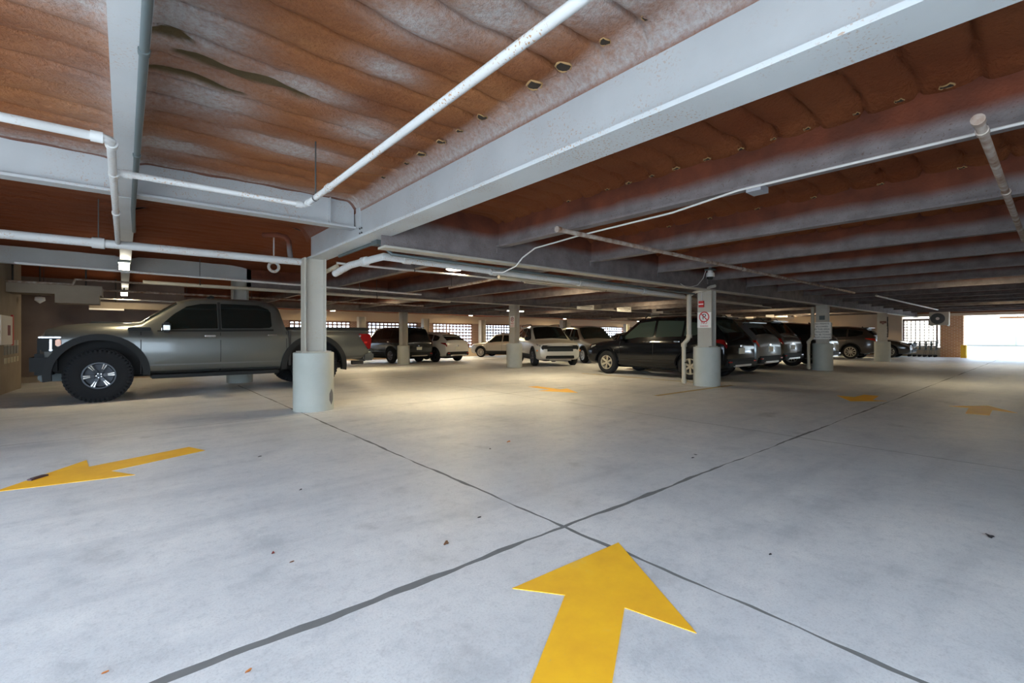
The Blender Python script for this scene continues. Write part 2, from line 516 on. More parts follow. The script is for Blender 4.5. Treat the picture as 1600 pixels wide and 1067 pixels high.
# ---- ceiling: corrugated deck buried in sprayed foam
def deck(name, X0, X1, Y0, Y1, dx, dy, parent=None, zb=2.97):
    nx = int((X1 - X0) / dx) + 1; ny = int((Y1 - Y0) / dy) + 1
    x = np.linspace(X0, X1, nx); y = np.linspace(Y0, Y1, ny)
    if X1 < 2.4:
        x = np.concatenate([np.arange(X0, 1.7, .045), np.arange(1.7, 2.37, .02)]); nx = len(x)
    X, Y = np.meshgrid(x, y, indexing='ij')
    P = 0.305
    warp = 0.020 * np.sin(X * 1.3 + Y * 0.7) + 0.016 * np.sin(X * 3.7 + Y * 2.1 + 1) + 0.006 * np.sin(X * 9 + Y * 5) + 0.004 * np.sin(X * 21 + Y * 13)
    ph = (Y + warp) / P
    k = np.floor(ph)
    fr = ph - k
    amp = 0.040 + 0.010 * np.sin(k * 12.9898) + 0.009 * np.sin(X * 1.9 + k * 2.4)
    prof = np.interp(fr, [0, .04, .12, .5, .80, .93, 1], [-.7, .45, .75, 1.0, .88, .55, -.7])
    bulge = prof
    h = -amp * bulge
    h += 0.005 * np.sin(X * 2.3 + Y * 4.4) * np.sin(X * 5.1 - Y * 3.3)
    h += 0.006 * np.sin(X * 13 + 2 * np.sin(Y * 9)) * np.sin(Y * 17 + X * 4)
    near_web = np.exp(-((X - 2.36) / 0.12) ** 2)
    Z = zb + h * (1 - near_web)
    right = (X > 2.36).astype(float)
    Z -= right * 0.07
    # foam climbs down against girders and joists
    fil = np.zeros_like(Z)
    lines = [2.36, 0.02] + [4.18 + 2.07 * i for i in range(16)]
    for lx in lines:
        fil = np.maximum(fil, np.exp(-((X - lx) / 0.08) ** 2) * (1.9 if lx == 2.36 else 1))
    Z -= fil * 0.08
    # spray: pale overspray beside the painted steel and in loose clouds
    def cl(cx, cy, rx, ry):
        return np.exp(-(((X - cx) / rx) ** 2 + ((Y - cy) / ry) ** 2))
    nz = 0.5 + 0.5 * np.sin(X * 3.1 + np.sin(Y * 2.2) * 2) * np.sin(Y * 2.7 + np.sin(X * 1.7) * 2)
    left = 1 - right
    sp = left * np.clip(1.1 - (2.36 - X) / 0.17, 0, 1) * 0.9
    sp += left * 0.75 * np.exp(-np.abs(X - 0.02) / 0.22) * (0.3 + 0.8 * nz)
    sp += left * 0.8 * np.exp(-np.abs(Y - 5.95) / 0.12)
    for c in [(1.55, 2.0, .30, .22), (1.25, 2.35, .25, .16), (1.75, 1.55, .35, .25), (1.35, 2.9, .2, .12), (1.0, 3.5, .3, .15),
              (0.32, 3.2, .26, .3), (0.5, 4.1, .3, .3), (1.2, 4.7, .5, .18), (-0.5, 3.2, .5, .25), (-0.8, 2.6, .3, .15),
              (1.9, 1.2, .3, .3), (0.6, 1.4, .3, .2), (1.6, 3.9, .25, .2), (0.35, 5.3, .35, .2), (1.2, 1.0, .3, .3)]:
        sp += left * 0.9 * cl(*c)
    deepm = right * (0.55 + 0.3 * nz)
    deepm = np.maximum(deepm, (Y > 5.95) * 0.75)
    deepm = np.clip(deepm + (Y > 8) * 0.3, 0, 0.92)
    # a torn strip that shows the bare olive-brown decking
    bare = np.zeros_like(Z)
    def gouge(x0, x1, yc0, yc1, w):
        t = np.clip((X - x0) / (x1 - x0), 0, 1)
        yc = yc0 + (yc1 - yc0) * t + 0.02 * np.sin(X * 14)
        inside = np.clip(1 - np.abs(Y - yc) / (w * (0.5 + 0.5 * np.sin(t * np.pi))), 0, 1)
        inside = inside * (X > x0) * (X < x1)
        return np.clip(inside * 3, 0, 1)
    for gg in [(0.22, 1.12, 3.55, 3.63, 0.085), (0.10, 0.66, 3.84, 3.88, 0.07), (0.10, 0.30, 3.36, 3.40, .05)]:
        bare = np.maximum(bare, gouge(*gg))
    Z += bare * 0.022
    vs_ = np.stack([X, Y, Z], -1).reshape(-1, 3)
    idx = np.arange(nx * ny).reshape(nx, ny)
    q = np.stack([idx[:-1, :-1], idx[:-1, 1:], idx[1:, 1:], idx[1:, :-1]], -1).reshape(-1, 4)
    me = bpy.data.meshes.new(name)
    me.vertices.add(len(vs_)); me.vertices.foreach_set('co', vs_.ravel())
    me.loops.add(q.size); me.loops.foreach_set('vertex_index', q.ravel())
    me.polygons.add(len(q)); me.polygons.foreach_set('loop_start', np.arange(0, q.size, 4))
    me.update(calc_edges=True)
    me.materials.append(M_FOAM)
    for nm, arr in (('spray', np.clip(sp, 0, 1)), ('deep', deepm), ('bare', bare)):
        at = me.attributes.new(nm, 'FLOAT', 'POINT')
        at.data.foreach_set('value', arr.reshape(-1).astype(np.float32))
    me.shade_smooth()
    o = bpy.data.objects.new(name, me); COL.objects.link(o)
    if parent: o.parent = parent
    return o
mb = MB(); mb.box(-4.2, 35.3, -2.6, 13.1, 3.07, 3.5); mb.box(-4.2, 90.3, 13.1, 32.3, 3.07, 3.5)
ceiling = mb.build('ceiling', plain('concrete_deck', (0.3, 0.28, 0.26), 0.9)); tag(ceiling, kind='structure')
deck('foam_deck', -4.2, 2.36, -1.0, 8.2, 0.07, 0.0127, ceiling)
deck('foam_deck', 2.36, 14.0, -2.0, 8.2, 0.07, 0.0254, ceiling)
deck('foam_deck', -4.2, 2.36, -2.6, -1.0, 0.3, 0.05, ceiling)
deck('foam_deck', -4.2, 14.0, 8.2, 16, 0.2, 0.05, ceiling)
deck('foam_deck', 14.0, 36, -2.0, 16, 0.4, 0.05, ceiling)
deck('foam_deck', -4.2, 110, 16, 32.2, 3.0, 0.076, ceiling)

# holes where the foam has come away from the girder and the first joist
def foam_hole(x, y, z, r, sx):
    mb = MB(); n = 12
    ring = []
    for k in range(n):
        a = 2 * math.pi * k / n
        ring.append((math.cos(a) * r * sx * random.uniform(.8, 1.2), math.sin(a) * r * random.uniform(.8, 1.15)))
    for i in range(n):
        pass
    P_ = [Vector((x + a * 1.0, y + b * 1.0, z + .006 * math.sin(i * 2))) for i, (a, b) in enumerate(ring)]
    mb.tube(P_ + [P_[0]], r * 0.16, 6, M_OCHRE, cap=False)
    mb.add([(p.x, p.y, p.z - 0.004) for p in P_], [tuple(range(n))], M_HOLESHADE)  # flat dark disc paints in the shade inside the hole
    mb.build('foam_hole', parent=ceiling, smooth=True, fix=False)
for i, y in enumerate([1.49, 1.78, 2.12, 2.41, 3.04, 3.37, 3.67, 4.04, 4.35, 4.9]):
    foam_hole(2.20, y * 0.985, 2.925, [.025, .03, .045, .05, .035, .025, .035, .038, .02, .02][i], 1.25)
for i, y in enumerate([.5, .76, 1.02, 1.36, 1.62, 1.9, 2.22, 2.55, 2.84, 3.14, 3.44, 4.06]):
    foam_hole(4.06, y * 0.93, 2.775, [.035, .025, .02, .025, .02, .025, .03, .035, .025, .03, .025, .025][i], 0.8)
for i in range(6):
    foam_hole(6.13, 0.6 + i * 0.62, 2.775, .03, 0.8)

# ---- right end wall (brick pier, knee wall, grille window, stair block) and its opening
mb = MB(); mb.box(34.9, 35.5, 3.36, 4.3, -0.02, 2.28)
tag(mb.build('wall_right', M_BRICK), kind='structure')
mb = MB(); mb.box(35.0, 35.3, 4.3, 5.97, -0.02, 0.52)
tag(mb.build('wall_right_low', M_KNEE), kind='structure')
mb = MB(); mb.box(34.95, 48, 5.97, 13.1, -0.05, 2.98)
tag(mb.build('wall_stair', M_BEIGE), kind='structure')
mb = MB(); mb.box(34.8, 35.4, -2.6, 5.97, 2.28, 2.5); mb.box(34.95, 35.3, -6, 5.97, 2.5, 2.98, plain('rust_brown_fascia', (0.32, 0.13, 0.06), 0.8))
mb2 = MB(); mb2.box(34.8, 35.4, -2.6, 5.97, 2.28, 2.42)
lint = mb2.build('trim_2', plain('cream_lintel', (0.62, 0.5, 0.36), 0.7)); tag(lint, kind='structure')
mb2 = MB(); mb2.box(34.95, 35.3, -2.6, 5.97, 2.42, 3.0)
tag(mb2.build('trim_3', plain('rust_brown_fascia', (0.32, 0.13, 0.06), 0.8)), kind='structure')
# bricks of the pier face stay a texture (about 3 px each); back wall
mb = MB()
YB = 31.8; ZB = zfloor(0, YB)
WIN = [(3.1, 6.9), (8.1, 12.05), (13.3, 17.25), (18.6, 22.4), (23.7, 27.7), (28.9, 32.9), (34.0, 38.1), (39.2, 43.3), (44.6, 48.6), (49.8, 53.8), (55, 59), (60.2, 64.2), (65.4, 69.4), (70.6, 74.6), (76, 80), (81, 85)]
ZS, ZT = 0.17, 2.20
mb.box(-6, 90, YB, YB + 0.3, ZB - .3, ZS)
mb.box(-6, 90, YB, YB + 0.3, ZT, 3.0)
xprev = -6
wall_b = mb.build('wall_back', plain('back_wall_cream', (0.62, 0.50, 0.36), 0.8)); tag(wall_b, kind='structure')
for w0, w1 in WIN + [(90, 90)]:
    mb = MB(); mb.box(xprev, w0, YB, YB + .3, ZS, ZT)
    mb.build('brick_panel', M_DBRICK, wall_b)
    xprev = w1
def grille_window(idx, w0, w1, axis='x', c=YB, zs=ZS, zt=ZT, cell=0.31, bw=0.055):
    fr = MB(); t = 0.07
    def bx(mb, a0, a1, z0, z1, d0=-.02, d1=.06):
        if axis == 'x': mb.box(a0, a1, c + d0, c + d1, z0, z1)
        else: mb.box(c + d0, c + d1, a0, a1, z0, z1)
    for a0, a1, z0, z1 in ((w0, w1, zs, zs + t), (w0, w1, zt - .12, zt), (w0, w0 + t, zs, zt), (w1 - t, w1, zs, zt)):
        bx(fr, a0, a1, z0, z1)
    root = fr.build('window_%d' % idx, M_GRILLE); tag(root, kind='structure')
    n = int(round((w1 - w0) / cell)); mv = MB(); mh = MB()
    for i in range(1, n):
        a = w0 + (w1 - w0) * i / n; bx(mv, a - bw, a + bw, zs, zt, 0, .03)
    mr = max(3, int(round((zt - zs) / (cell * .85))))
    for i in range(1, mr):
        z = zs + (zt - zs) * i / mr; bx(mh, w0, w1, z - bw, z + bw, 0.01, .04)
    for q, nm in ((mv, 'upright_bars'), (mh, 'cross_bars')):
        o = q.build(nm, M_GRILLE, root); o['kind'] = 'stuff'
for i, (w0, w1) in enumerate(WIN): grille_window(i + 1, w0, w1)
grille_window(17, 4.42, 5.95, 'y', 35.1, 0.55, 2.16, 0.19, 0.016)
# far side walls closing the garage
mb = MB(); mb.box(89.8, 90.1, 13, 32, -.6, 3); tag(mb.build('wall_far', M_LWALL), kind='structure')
mb = MB(); mb.box(-6.2, -5.9, 14, 32, -.6, 3); tag(mb.build('wall_left_back', M_LWALL), kind='structure')
# left wall with notices and recess
mb = MB(); mb.box(-4.2, -1.95, 13.2, 16.55, -.12, 3.0); tag(mb.build('wall_left', M_LWALL), kind='structure')
mb = MB(); mb.box(-4.5, -4.2, 5.0, 16.55, -.12, 3.0); tag(mb.build('wall_left_light_block', M_LWALL), kind='structure')  # unseen wall added to keep daylight off the truck bay
mb = MB(); mb.box(-4.5, -4.2, 16.55, 19.6, -.3, 3.0); tag(mb.build('wall_recess', M_PURPLE), kind='structure')
mb = MB(); mb.box(-6, 1.6, 19.6, 19.9, -.3, 3.0); mb.box(1.4, 1.6, 19.9, 31.8, -.6, 3.0)
tag(mb.build('wall_storage', M_PURPLE), kind='structure')
mb = MB(); mb.box(-5, 1.6, 19.2, 19.6, -.3, -.02); tag(mb.build('trim_4', M_LWALL), kind='structure')

# outdoor white wall with its green-streaked buttress
mb = MB(); mb.box(75, 75.5, -40, 40, -.6, 7)
ow = mb.build('outdoor_wall', M_OUTW); tag(ow, 'bright white wall across the yard beyond the garage exit', 'wall')
mb = MB(); mb.box(74.6, 75.02, 3.1, 3.7, 0, 2.2)
mb.build('buttress', plain('green_streaked_render', (0.16, 0.21, 0.12), 0.8), ow)
mb = MB(); mb.box(74.4, 75.02, -40, 30, 0, 0.18); mb.build('kerb', plain('grey_kerb', (0.07, 0.075, 0.07), 0.8), ow)

# ================================================================== STEEL FRAME
def bolts(mb, x, ys, zs, r=0.012, axis='x', m=None):
    for y in ys:
        for z in zs:
            if axis == 'x': mb.lathe([(0.0001, -.012), (r, -.012), (r, .0), ], 6, m, 'x', (x, y, z))
            else: mb.lathe([(0.0001, -.012), (r, -.012), (r, .0)], 6, m, 'y', (y, x, z))
# main girder over the drive lane (X = 2.36)
root = empty('main_girder', (2.36, -2.55, 0))
tag(root, 'massive pale grey steel girder running overhead onto the nearest column', 'beam')
def at_root(mb, name, mat, root, **kw):
    o = mb.build(name, mat, None, **kw)
    o.parent = root
    o.matrix_parent_inverse = Matrix.Translation(-Vector(root.location))
    return o
mb = MB(); mb.box(2.225, 2.50, -2.55, 7.92, 2.385, 2.415); at_root(mb, 'bottom_flange', M_GIRD, root)
mb = MB(); mb.box(2.35, 2.375, -2.55, 7.92, 2.415, 2.99); at_root(mb, 'web', M_STEEL, root)
mb = MB()
bolts(mb, 2.35, [5.86, 5.80], [2.50, 2.56]); bolts(mb, 2.35, [5.86], [2.62, 2.70, 2.78, 2.86])
at_root(mb, 'bolt', M_DARKST, root)['kind'] = 'stuff'
mb = MB(); mb.box(2.33, 2.349, 5.84, 5.95, 2.58, 2.92); at_root(mb, 'connection_plate', M_STEEL, root)

# beam framing into it from the left (Y = 6.03)
mb = MB(); ibeam(mb, 'x', 6.03, -4.0, 2.33, 2.575, 3.0, 0.16, m=M_STEEL)
b = mb.build('cross_beam'); tag(b, 'light grey beam meeting the main girder just before the nearest column', 'beam')
mb = MB(); mb.box(2.0, 2.012, 5.96, 6.02, 2.60, 2.93); mb.build('stiffener', M_STEEL, b)
# overhead joist at the left (X = 0.02)
mb = MB(); ibeam(mb, 'y', 0.02, -2.55, 5.94, 2.572, 3.0, 0.155, m=M_STEEL); ibeam(mb, 'y', 0.02, 6.12, 13.3, 2.572, 3.0, 0.155, m=M_STEEL)
b = mb.build('lane_joist'); tag(b, 'pale painted joist at the left carrying a grey conduit on its underside', 'beam')
mb = MB(); ibeam(mb, 'y', 0.02, 13.5, 19.5, 2.572, 3.0, 0.155, m=M_STEEL); b = mb.build('lane_joist'); tag(b, 'dim joist in line behind the second left lamp', 'beam')
# joists left of the picture, over the truck bay
for i, y0, y1 in ((0, -2.55, 5.94), (1, 6.12, 13.3)):
    mb = MB(); ibeam(mb, 'y', -2.2, y0, y1, 2.572, 3.0, 0.155, m=M_STEEL)
    b = mb.build('lane_joist'); tag(b, ['painted joist beyond the left edge of the drive lane', 'painted joist over the left wall before the storage bay'][i], 'beam')

# row A girder (Y = 5.28)
YA, YR = 5.28, 13.4
root = empty('row_girder', (2.4, YA, 0)); tag(root, 'grey girder spanning to the right over the NO PARKING column row', 'beam')
mb = MB(); mb.box(2.38, 34.9, YA - .1, YA + .1, 2.225, 2.25); at_root(mb, 'bottom_flange', M_COLP, root)
mb = MB(); mb.box(2.38, 34.9, YA - .012, YA + .012, 2.25, 2.96); at_root(mb, 'web', M_JOIST, root)
mb = MB()
for i in range(5):
    x = 4.18 + 2.07 * i
    mb.box(x - .05, x + .05, YA - .04, YA - .012, 2.37, 2.46)
at_root(mb, 'joist_seats', M_JOIST, root)['kind'] = 'stuff'
mb = MB(); mb.box(3.95, 4.4, YA - .13, YA - .1, 2.2, 2.26)
root = empty('back_girder', (-4, YR, 0)); tag(root, 'long dim girder with white hanging signs, over the second column row', 'beam')
mb = MB(); mb.box(-4, 2.4, YR - .08, YR + .08, 2.60, 2.625); mb.box(-4, 2.4, YR - .012, YR + .012, 2.625, 2.98); mb.box(2.4, 2.5, YR - .012, YR + .012, 2.37, 2.98); at_root(mb, 'left_span', M_STEEL, root)
mb = MB(); mb.box(2.4, 60, YR - .1, YR + .1, 2.34, 2.365); at_root(mb, 'bottom_flange', M_COLP, root)
mb = MB(); mb.box(2.4, 60, YR - .012, YR + .012, 2.365, 2.96); at_root(mb, 'web', M_JOIST, root)
for yy in (21.0,):
    mb = MB(); ibeam(mb, 'x', yy, 1.65, 88, 2.34, 2.98, 0.2, m=M_JOIST)
    b = mb.build('back_girder'); tag(b, 'farthest girder in the dark before the grille windows', 'beam')

# joists, individually
ORD = 'first second third fourth fifth sixth seventh eighth ninth tenth eleventh twelfth thirteenth fourteenth fifteenth'.split()
lab_front = ['brown foamed joist nearest the main girder with a grey lower edge', 'second brown joist right of the main girder, over the rusty sprinkler pipe',
             'third brown joist, ending at the girder left of the dome camera', 'fourth brown joist, ending right above the NO PARKING column']
xj = [4.18 + 2.07 * i for i in range(15)]
jm = MB(); ibeam(jm, 'y', 0, -2.55, YA - .02, 2.45, 2.93, 0.13, m=M_JOIST)
j0 = jm.build('joist')
jm = MB(); ibeam(jm, 'y', 0, YA + .02, YR - .02, 2.42, 2.93, 0.13, m=M_JOIST)
j1 = jm.build('joist')
jm = MB(); ibeam(jm, 'y', 0, YR + .02, 20.9, 2.45, 2.93, 0.13, m=M_JOIST)
j2 = jm.build('joist')
for i, x in enumerate(xj):
    o = j0 if i == 0 else j0.copy()
    if i: COL.objects.link(o)
    o.location.x = x
    tag(o, lab_front[i] if i < 4 else ORD[i] + ' brown joist to the right of the main girder, over the drive lane', 'beam', 'joists over the drive lane')
for i, x in enumerate(xj):
    o = j1 if i == 0 else j1.copy()
    if i: COL.objects.link(o)
    o.location.x = x
    tag(o, 'pale grey joist visible right of the nearest column top' if i == 0 else ORD[i] + ' dark joist behind the first girder row, counted rightwards from the nearest column', 'beam', 'joists behind the first girder row')
for i, x in enumerate([xx for xx in xj] + [xj[-1] + 2.07 * q for q in range(1, 12)]):
    o = j2 if i == 0 else j2.copy()
    if i: COL.objects.link(o)
    o.location.x = x
    tag(o, 'dark joist behind the girder with hanging signs', 'beam', 'joists behind the sign girder')

# ---- columns
def column(x, y, ztop, fl=0.2, dp=0.36, orient='x', r=0.30, h=0.91, label='', cut=False):
    z0 = zfloor(x, y)
    root = empty('column', (x, y, z0)); tag(root, label, 'column')
    mb = MB()
    H_ = ztop - z0
    t = 0.022
    def bx(a0, a1, b0, b1):
        if orient == 'x': mb.box(a0, a1, b0, b1, h, H_)
        else: mb.box(b0, b1, a0, a1, h, H_)
    bx(-dp / 2, -dp / 2 + t, -fl / 2, fl / 2); bx(dp / 2 - t, dp / 2, -fl / 2, fl / 2); bx(-dp / 2 + t, dp / 2 - t, -.01, .01)
    mb.build('steel_post', M_COLP, root)
    mb = MB()
    mb.lathe([(0.001, h), (r - .012, h), (r, h - .012), (r, 0.0), (0.001, 0)], 40)
    mb.build('concrete_base', M_BASE, root, smooth=40)
    mb = MB(); mb.box(-.22, .22, -.16, .16, h, h + .02); mb.build('base_plate', M_COLP, root)
    return root
c1 = column(2.30, 7.62, 2.385, .20, .33, 'x', label='nearest column, cream steel post on a fat round concrete base by the truck')
mb = MB()
vs_ = []; n = 8
for i in range(n + 1):
    a = math.radians(-58 + 20 * i / n)
    for zz in (0.08, .16, .26, .34):
        w = 1
        vs_.append((0.3015 * math.cos(a), 0.3015 * math.sin(a), zz - .02 * abs(i - 4) * (1 if zz > .2 else -1)))
fs_ = [(i * 4 + k, i * 4 + k + 1, i * 4 + k + 5, i * 4 + k + 4) for i in range(n) for k in range(3)]
mb.add(vs_, fs_); mb.build('tyre_scuff', M_MOULD, c1, fix=False)
mb = MB()
mb.tube([(.2, .14, .95), (.2, .14, 1.9), (.2, .1, 2.2), (.3, -.2, 2.28)], .035, 8); mb.build('riser_pipe', M_CREAMPIPE, c1, smooth=True)
c2 = column(10.52, 5.36, 2.225, .34, .22, 'x', label='column with the red and white NO PARKING sign beside the black SUV')
c3 = column(18.36, 5.24, 2.225, .34, .22, 'x', label='column with the lettered parking notice and a cream downpipe')
c4 = column(26.75, 5.26, 2.225, .34, .22, 'x', label='column farthest right, before the beige stair block')
column(2.30, 13.72, 2.6, .28, .36, 'x', label='column behind the grey pickup truck')
column(11.35, 13.35, 2.34, .32, .26, 'x', label='greenish-based column left of the white SUV seen from the front')
column(20.9, 13.4, 2.34, .32, .26, 'x', label='column top showing above the black SUV bonnet')
column(30.5, 13.4, 2.34, .32, .26, 'x', label='distant column behind the silver and black SUV tails')
column(10.5, 20.75, 2.34, .34, .3, 'x', label='column in front of the dark boxy SUV')
for x, y, l in ((17.6, 31.2, 'short pale column between the two widest grille windows at the left'), (12.6, 31.2, 'pale column against the back wall above the truck bed'), (23.0, 31.2, 'pale column against the back wall above the silver SUV bonnet'),
                (33.4, 31.2, 'pale column against the back wall behind the white SUV front'), (28.4, 27, 'narrow post near the back wall right of the front facing white SUV'), (42.0, 30.5, 'column before the grille window over the grey sedan')):
    column(x, y, 2.5, .4, .5, 'x', label=l)

# ================================================================== PIPES AND SERVICES
def pipe(name, path, r, mat, label, cat='pipe', n=12, couplings=(), hangers=()):
    root = empty(name, path[0]); tag(root, label, cat)
    inv = Matrix.Translation(-Vector(path[0]))
    mb = MB(); mb.tube(path, r, n)
    o = mb.build('tube', mat, root, smooth=40); o.matrix_parent_inverse = inv
    for (p, d) in couplings:
        p = Vector(p); d = Vector(d).normalized() * r * 1.1
        mb = MB(); mb.tube([p - d, p + d], r * 1.28, n)
        o = mb.build('coupling', mat, root, smooth=40); o.matrix_parent_inverse = inv
    for (p, zt) in hangers:
        mb = MB(); mb.tube([(p[0], p[1], p[2] + r), (p[0], p[1], zt)], 0.007, 6)
        mb.lathe([(r * 1.12, -.012), (r * 1.12, .012)], 12, None, 'x' if abs(path[1][0] - path[0][0]) > abs(path[1][1] - path[0][1]) else 'y', p)
        o = mb.build('hanger', M_DARKST, root); o.matrix_parent_inverse = inv
    return root
Y1 = 4.62
pipe('sprinkler_pipe', [(1.33, -1.0, 2.46), (1.33, Y1 - .02, 2.42), (1.31, Y1, 2.41), (-0.05, Y1, 2.41)], 0.026, M_PIPE, 'chipped white sprinkler pipe with an elbow, overhead left of the main girder',
     couplings=[((1.33, Y1 - .06, 2.42), (0, 1, 0)), ((1.26, Y1, 2.41), (1, 0, 0)), ((0.02, Y1, 2.41), (1, 0, 0)), ((1.33, 4.0, 2.425), (0, 1, 0))],
     hangers=[((1.33, 4.35, 2.42), 2.93)])
pipe('branch_pipe', [(-4.0, 3.84, 2.40), (-0.10, 3.84, 2.40), (-0.065, 3.87, 2.40), (-0.06, 8.0, 2.36)], 0.027, M_PIPE, 'white pipe coming in at far left and turning along the joist underside',
     couplings=[((-.13, 3.84, 2.40), (1, 0, 0)), ((-.062, 3.93, 2.40), (0, 1, 0)), ((-.06, 4.62, 2.394), (0, 1, 0)), ((-.06, 6.0, 2.38), (0, 1, 0))])
mb = MB(); mb.tube([(-.045, 3.92, 2.42), (-.045, 3.92, 2.57)], .02, 8)
pipe('main_pipe', [(-4.0, 8.05, 2.36), (2.14, 7.72, 2.335)], 0.055, M_PIPE, 'thick white horizontal pipe crossing behind the left joist to the nearest column',
     couplings=[((-.25, 7.85, 2.345), (1, -.05, 0))], hangers=[((-.25, 7.85, 2.345), 2.9)])
pipe('back_conduit', [(-1.3, 10.4, 2.30), (2.9, 10.7, 2.28), (6.0, 10.85, 2.26)], 0.022, M_PIPE, 'thin pale pipe above the truck cab, running behind the nearest column', hangers=[((4.3, 10.77, 2.27), 2.9)])
pipe('back_conduit', [(0.3, 12.4, 2.30), (8.0, 12.6, 2.27)], 0.04, M_CREAMPIPE, 'thicker tan pipe just behind the thin pale one, above the truck bed', hangers=[((1.3, 12.43, 2.3), 2.9), ((5.5, 12.53, 2.28), 2.9)])
pipe('back_conduit', [(-.63, 17.6, 2.22), (2.4, 17.6, 2.22)], 0.022, M_PIPE, 'lit thin pipe right of the second left lamp', hangers=[((1.5, 17.6, 2.22), 2.9)])
pipe('back_conduit', [(-3, 14.6, 2.35), (-.9, 14.6, 2.35), (-.86, 14.6, 2.47), (9, 14.8, 2.47)], 0.03, M_RUST, 'dark pipe with a jog, above the truck bonnet', hangers=[((3, 14.68, 2.47), 2.9)])
pipe('back_conduit', [(-3, 15.9, 2.35), (9, 16.1, 2.35)], 0.03, M_RUST, 'dark straight pipe under the jogged one', hangers=[((3, 16, 2.35), 2.9), ((-1.5, 15.93, 2.35), 2.9)])
pipe('grey_conduit', [(0.075, -2, 2.565), (0.075, 5.2, 2.565), (0.075, 5.9, 2.55), (.075, 6.5, 2.55), (.10, 7.9, 2.55)], 0.02, M_CONDUIT, 'dark grey conduit clipped along the underside of the left joist', 'conduit',
     couplings=[((.075, 2.9, 2.565), (0, 1, 0)), ((.075, 4.6, 2.565), (0, 1, 0))])
pipe('elbow_pipe', [(1.72, 8.3, 2.80), (1.90, 8.15, 2.80), (2.0, 8.07, 2.77), (2.04, 8.04, 2.70), (2.05, 7.98, 2.42)], 0.04, M_JOIST, 'oversprayed pipe elbow dropping to the thick white pipe by the nearest column')
mb = MB(); mb.lathe([(.09, -.03), (.105, 0), (.09, .03), (.07, .03), (.055, 0), (.07, -.03), (.09, -.03)], 20, None, 'y', (0, 0, 0)); mb.tube([(0, 0, .09), (0, 0, .62)], .012, 6)
o = mb.build('hose_coil', M_PIPE, None, smooth=50); o.location = (1.98, 8.75, 2.36); tag(o, 'small pale coil hanging just left of the nearest column top', 'coil')
# pair of service pipes below the row girder
pipe('drain_pipe', [(2.42, 7.0, 2.10), (2.50, 6.6, 2.19), (2.62, 5.75, 2.215), (5.0, 5.66, 2.16), (10.0, 5.66, 2.09)], 0.05, M_PIPE, 'pale blue-white drain pipe slung under the right girder from the nearest column',
     couplings=[((2.55, 6.2, 2.2), (.1, -.8, 0)), ((2.95, 5.735, 2.209), (1, 0, 0)), ((4.4, 5.68, 2.17), (1, 0, 0)), ((6.4, 5.66, 2.14), (1, 0, 0)), ((8.4, 5.66, 2.11), (1, 0, 0))])
pipe('grey_conduit', [(2.45, 6.9, 2.35), (2.48, 5.6, 2.37), (2.6, 5.45, 2.2), (6, 5.45, 2.17), (10.2, 5.50, 2.15)], 0.022, M_CONDUIT, 'dark grey conduit with a box beside the drain pipe', 'conduit')
mb = MB(); mb.box(2.44, 2.55, 5.55, 5.72, 2.33, 2.385); o = mb.build('junction_box', M_CONDUIT); tag(o, 'small grey junction box where the row girder meets the main girder', 'junction box')
pipe('thin_pipe', [(2.55, 7.3, 2.31), (8.3, 7.3, 2.33), (13, 7.2, 2.33)], 0.018, M_PIPE, 'thin white pipe running right from the nearest column below the pale joist', hangers=[((3.9, 7.3, 2.315), 2.9), ((6.4, 7.3, 2.323), 2.9)])
pipe('thin_pipe', [(5.0, 6.3, 2.2), (16, 6.3, 2.16)], 0.035, M_CREAMPIPE, 'tan pipe parallel to the drain pipe, behind it')
pipe('thin_pipe', [(6.0, 6.75, 2.22), (18, 6.75, 2.2)], 0.02, M_CREAMPIPE, 'thin tan pipe behind the two service pipes', hangers=[((8.5, 6.75, 2.215), 2.9), ((9.3, 6.75, 2.215), 2.9)])
pipe('rusty_pipe', [(5.87, 7.0, 2.36), (5.95, 9.4, 2.32)], 0.03, M_RUST, 'short rusty pipe glowing beside the round ceiling lamp', hangers=[((5.95, 9.3, 2.32), 2.9), ((5.88, 7.1, 2.36), 2.9)])
pipe('rusty_pipe', [(3.76, 3.68, 2.38), (9.5, 3.69, 2.375), (15.6, 3.69, 2.37)], 0.027, M_RUST, 'long chipped pipe crossing the brown joists towards the dome camera',
     couplings=[((3.79, 3.68, 2.38), (1, 0, 0)), ((8.6, 3.69, 2.376), (1, 0, 0)), ((14, 3.69, 2.37), (1, 0, 0))], hangers=[((8.5, 3.69, 2.376), 2.9), ((12.6, 3.69, 2.37), 2.9)])
pipe('rusty_pipe', [(3.66, 0.295, 2.38), (8.75, 0.29, 2.38)], 0.025, M_RUST, 'peeling pipe with an open end, near the right edge overhead',
     couplings=[((3.69, .295, 2.38), (1, 0, 0)), ((3.9, .295, 2.38), (1, 0, 0)), ((5.7, .29, 2.38), (1, 0, 0))])
pipe('thin_pipe', [(17.3, 3.55, 2.38), (28.8, 3.63, 2.38)], 0.03, M_CREAMPIPE, 'short pale pipe hanging under the far right joists')
pipe('thin_pipe', [(11, 13.1, 2.72), (35, 13.1, 2.62)], 0.03, M_CREAMPIPE, 'thin pale pipe along the top of the sign girder')
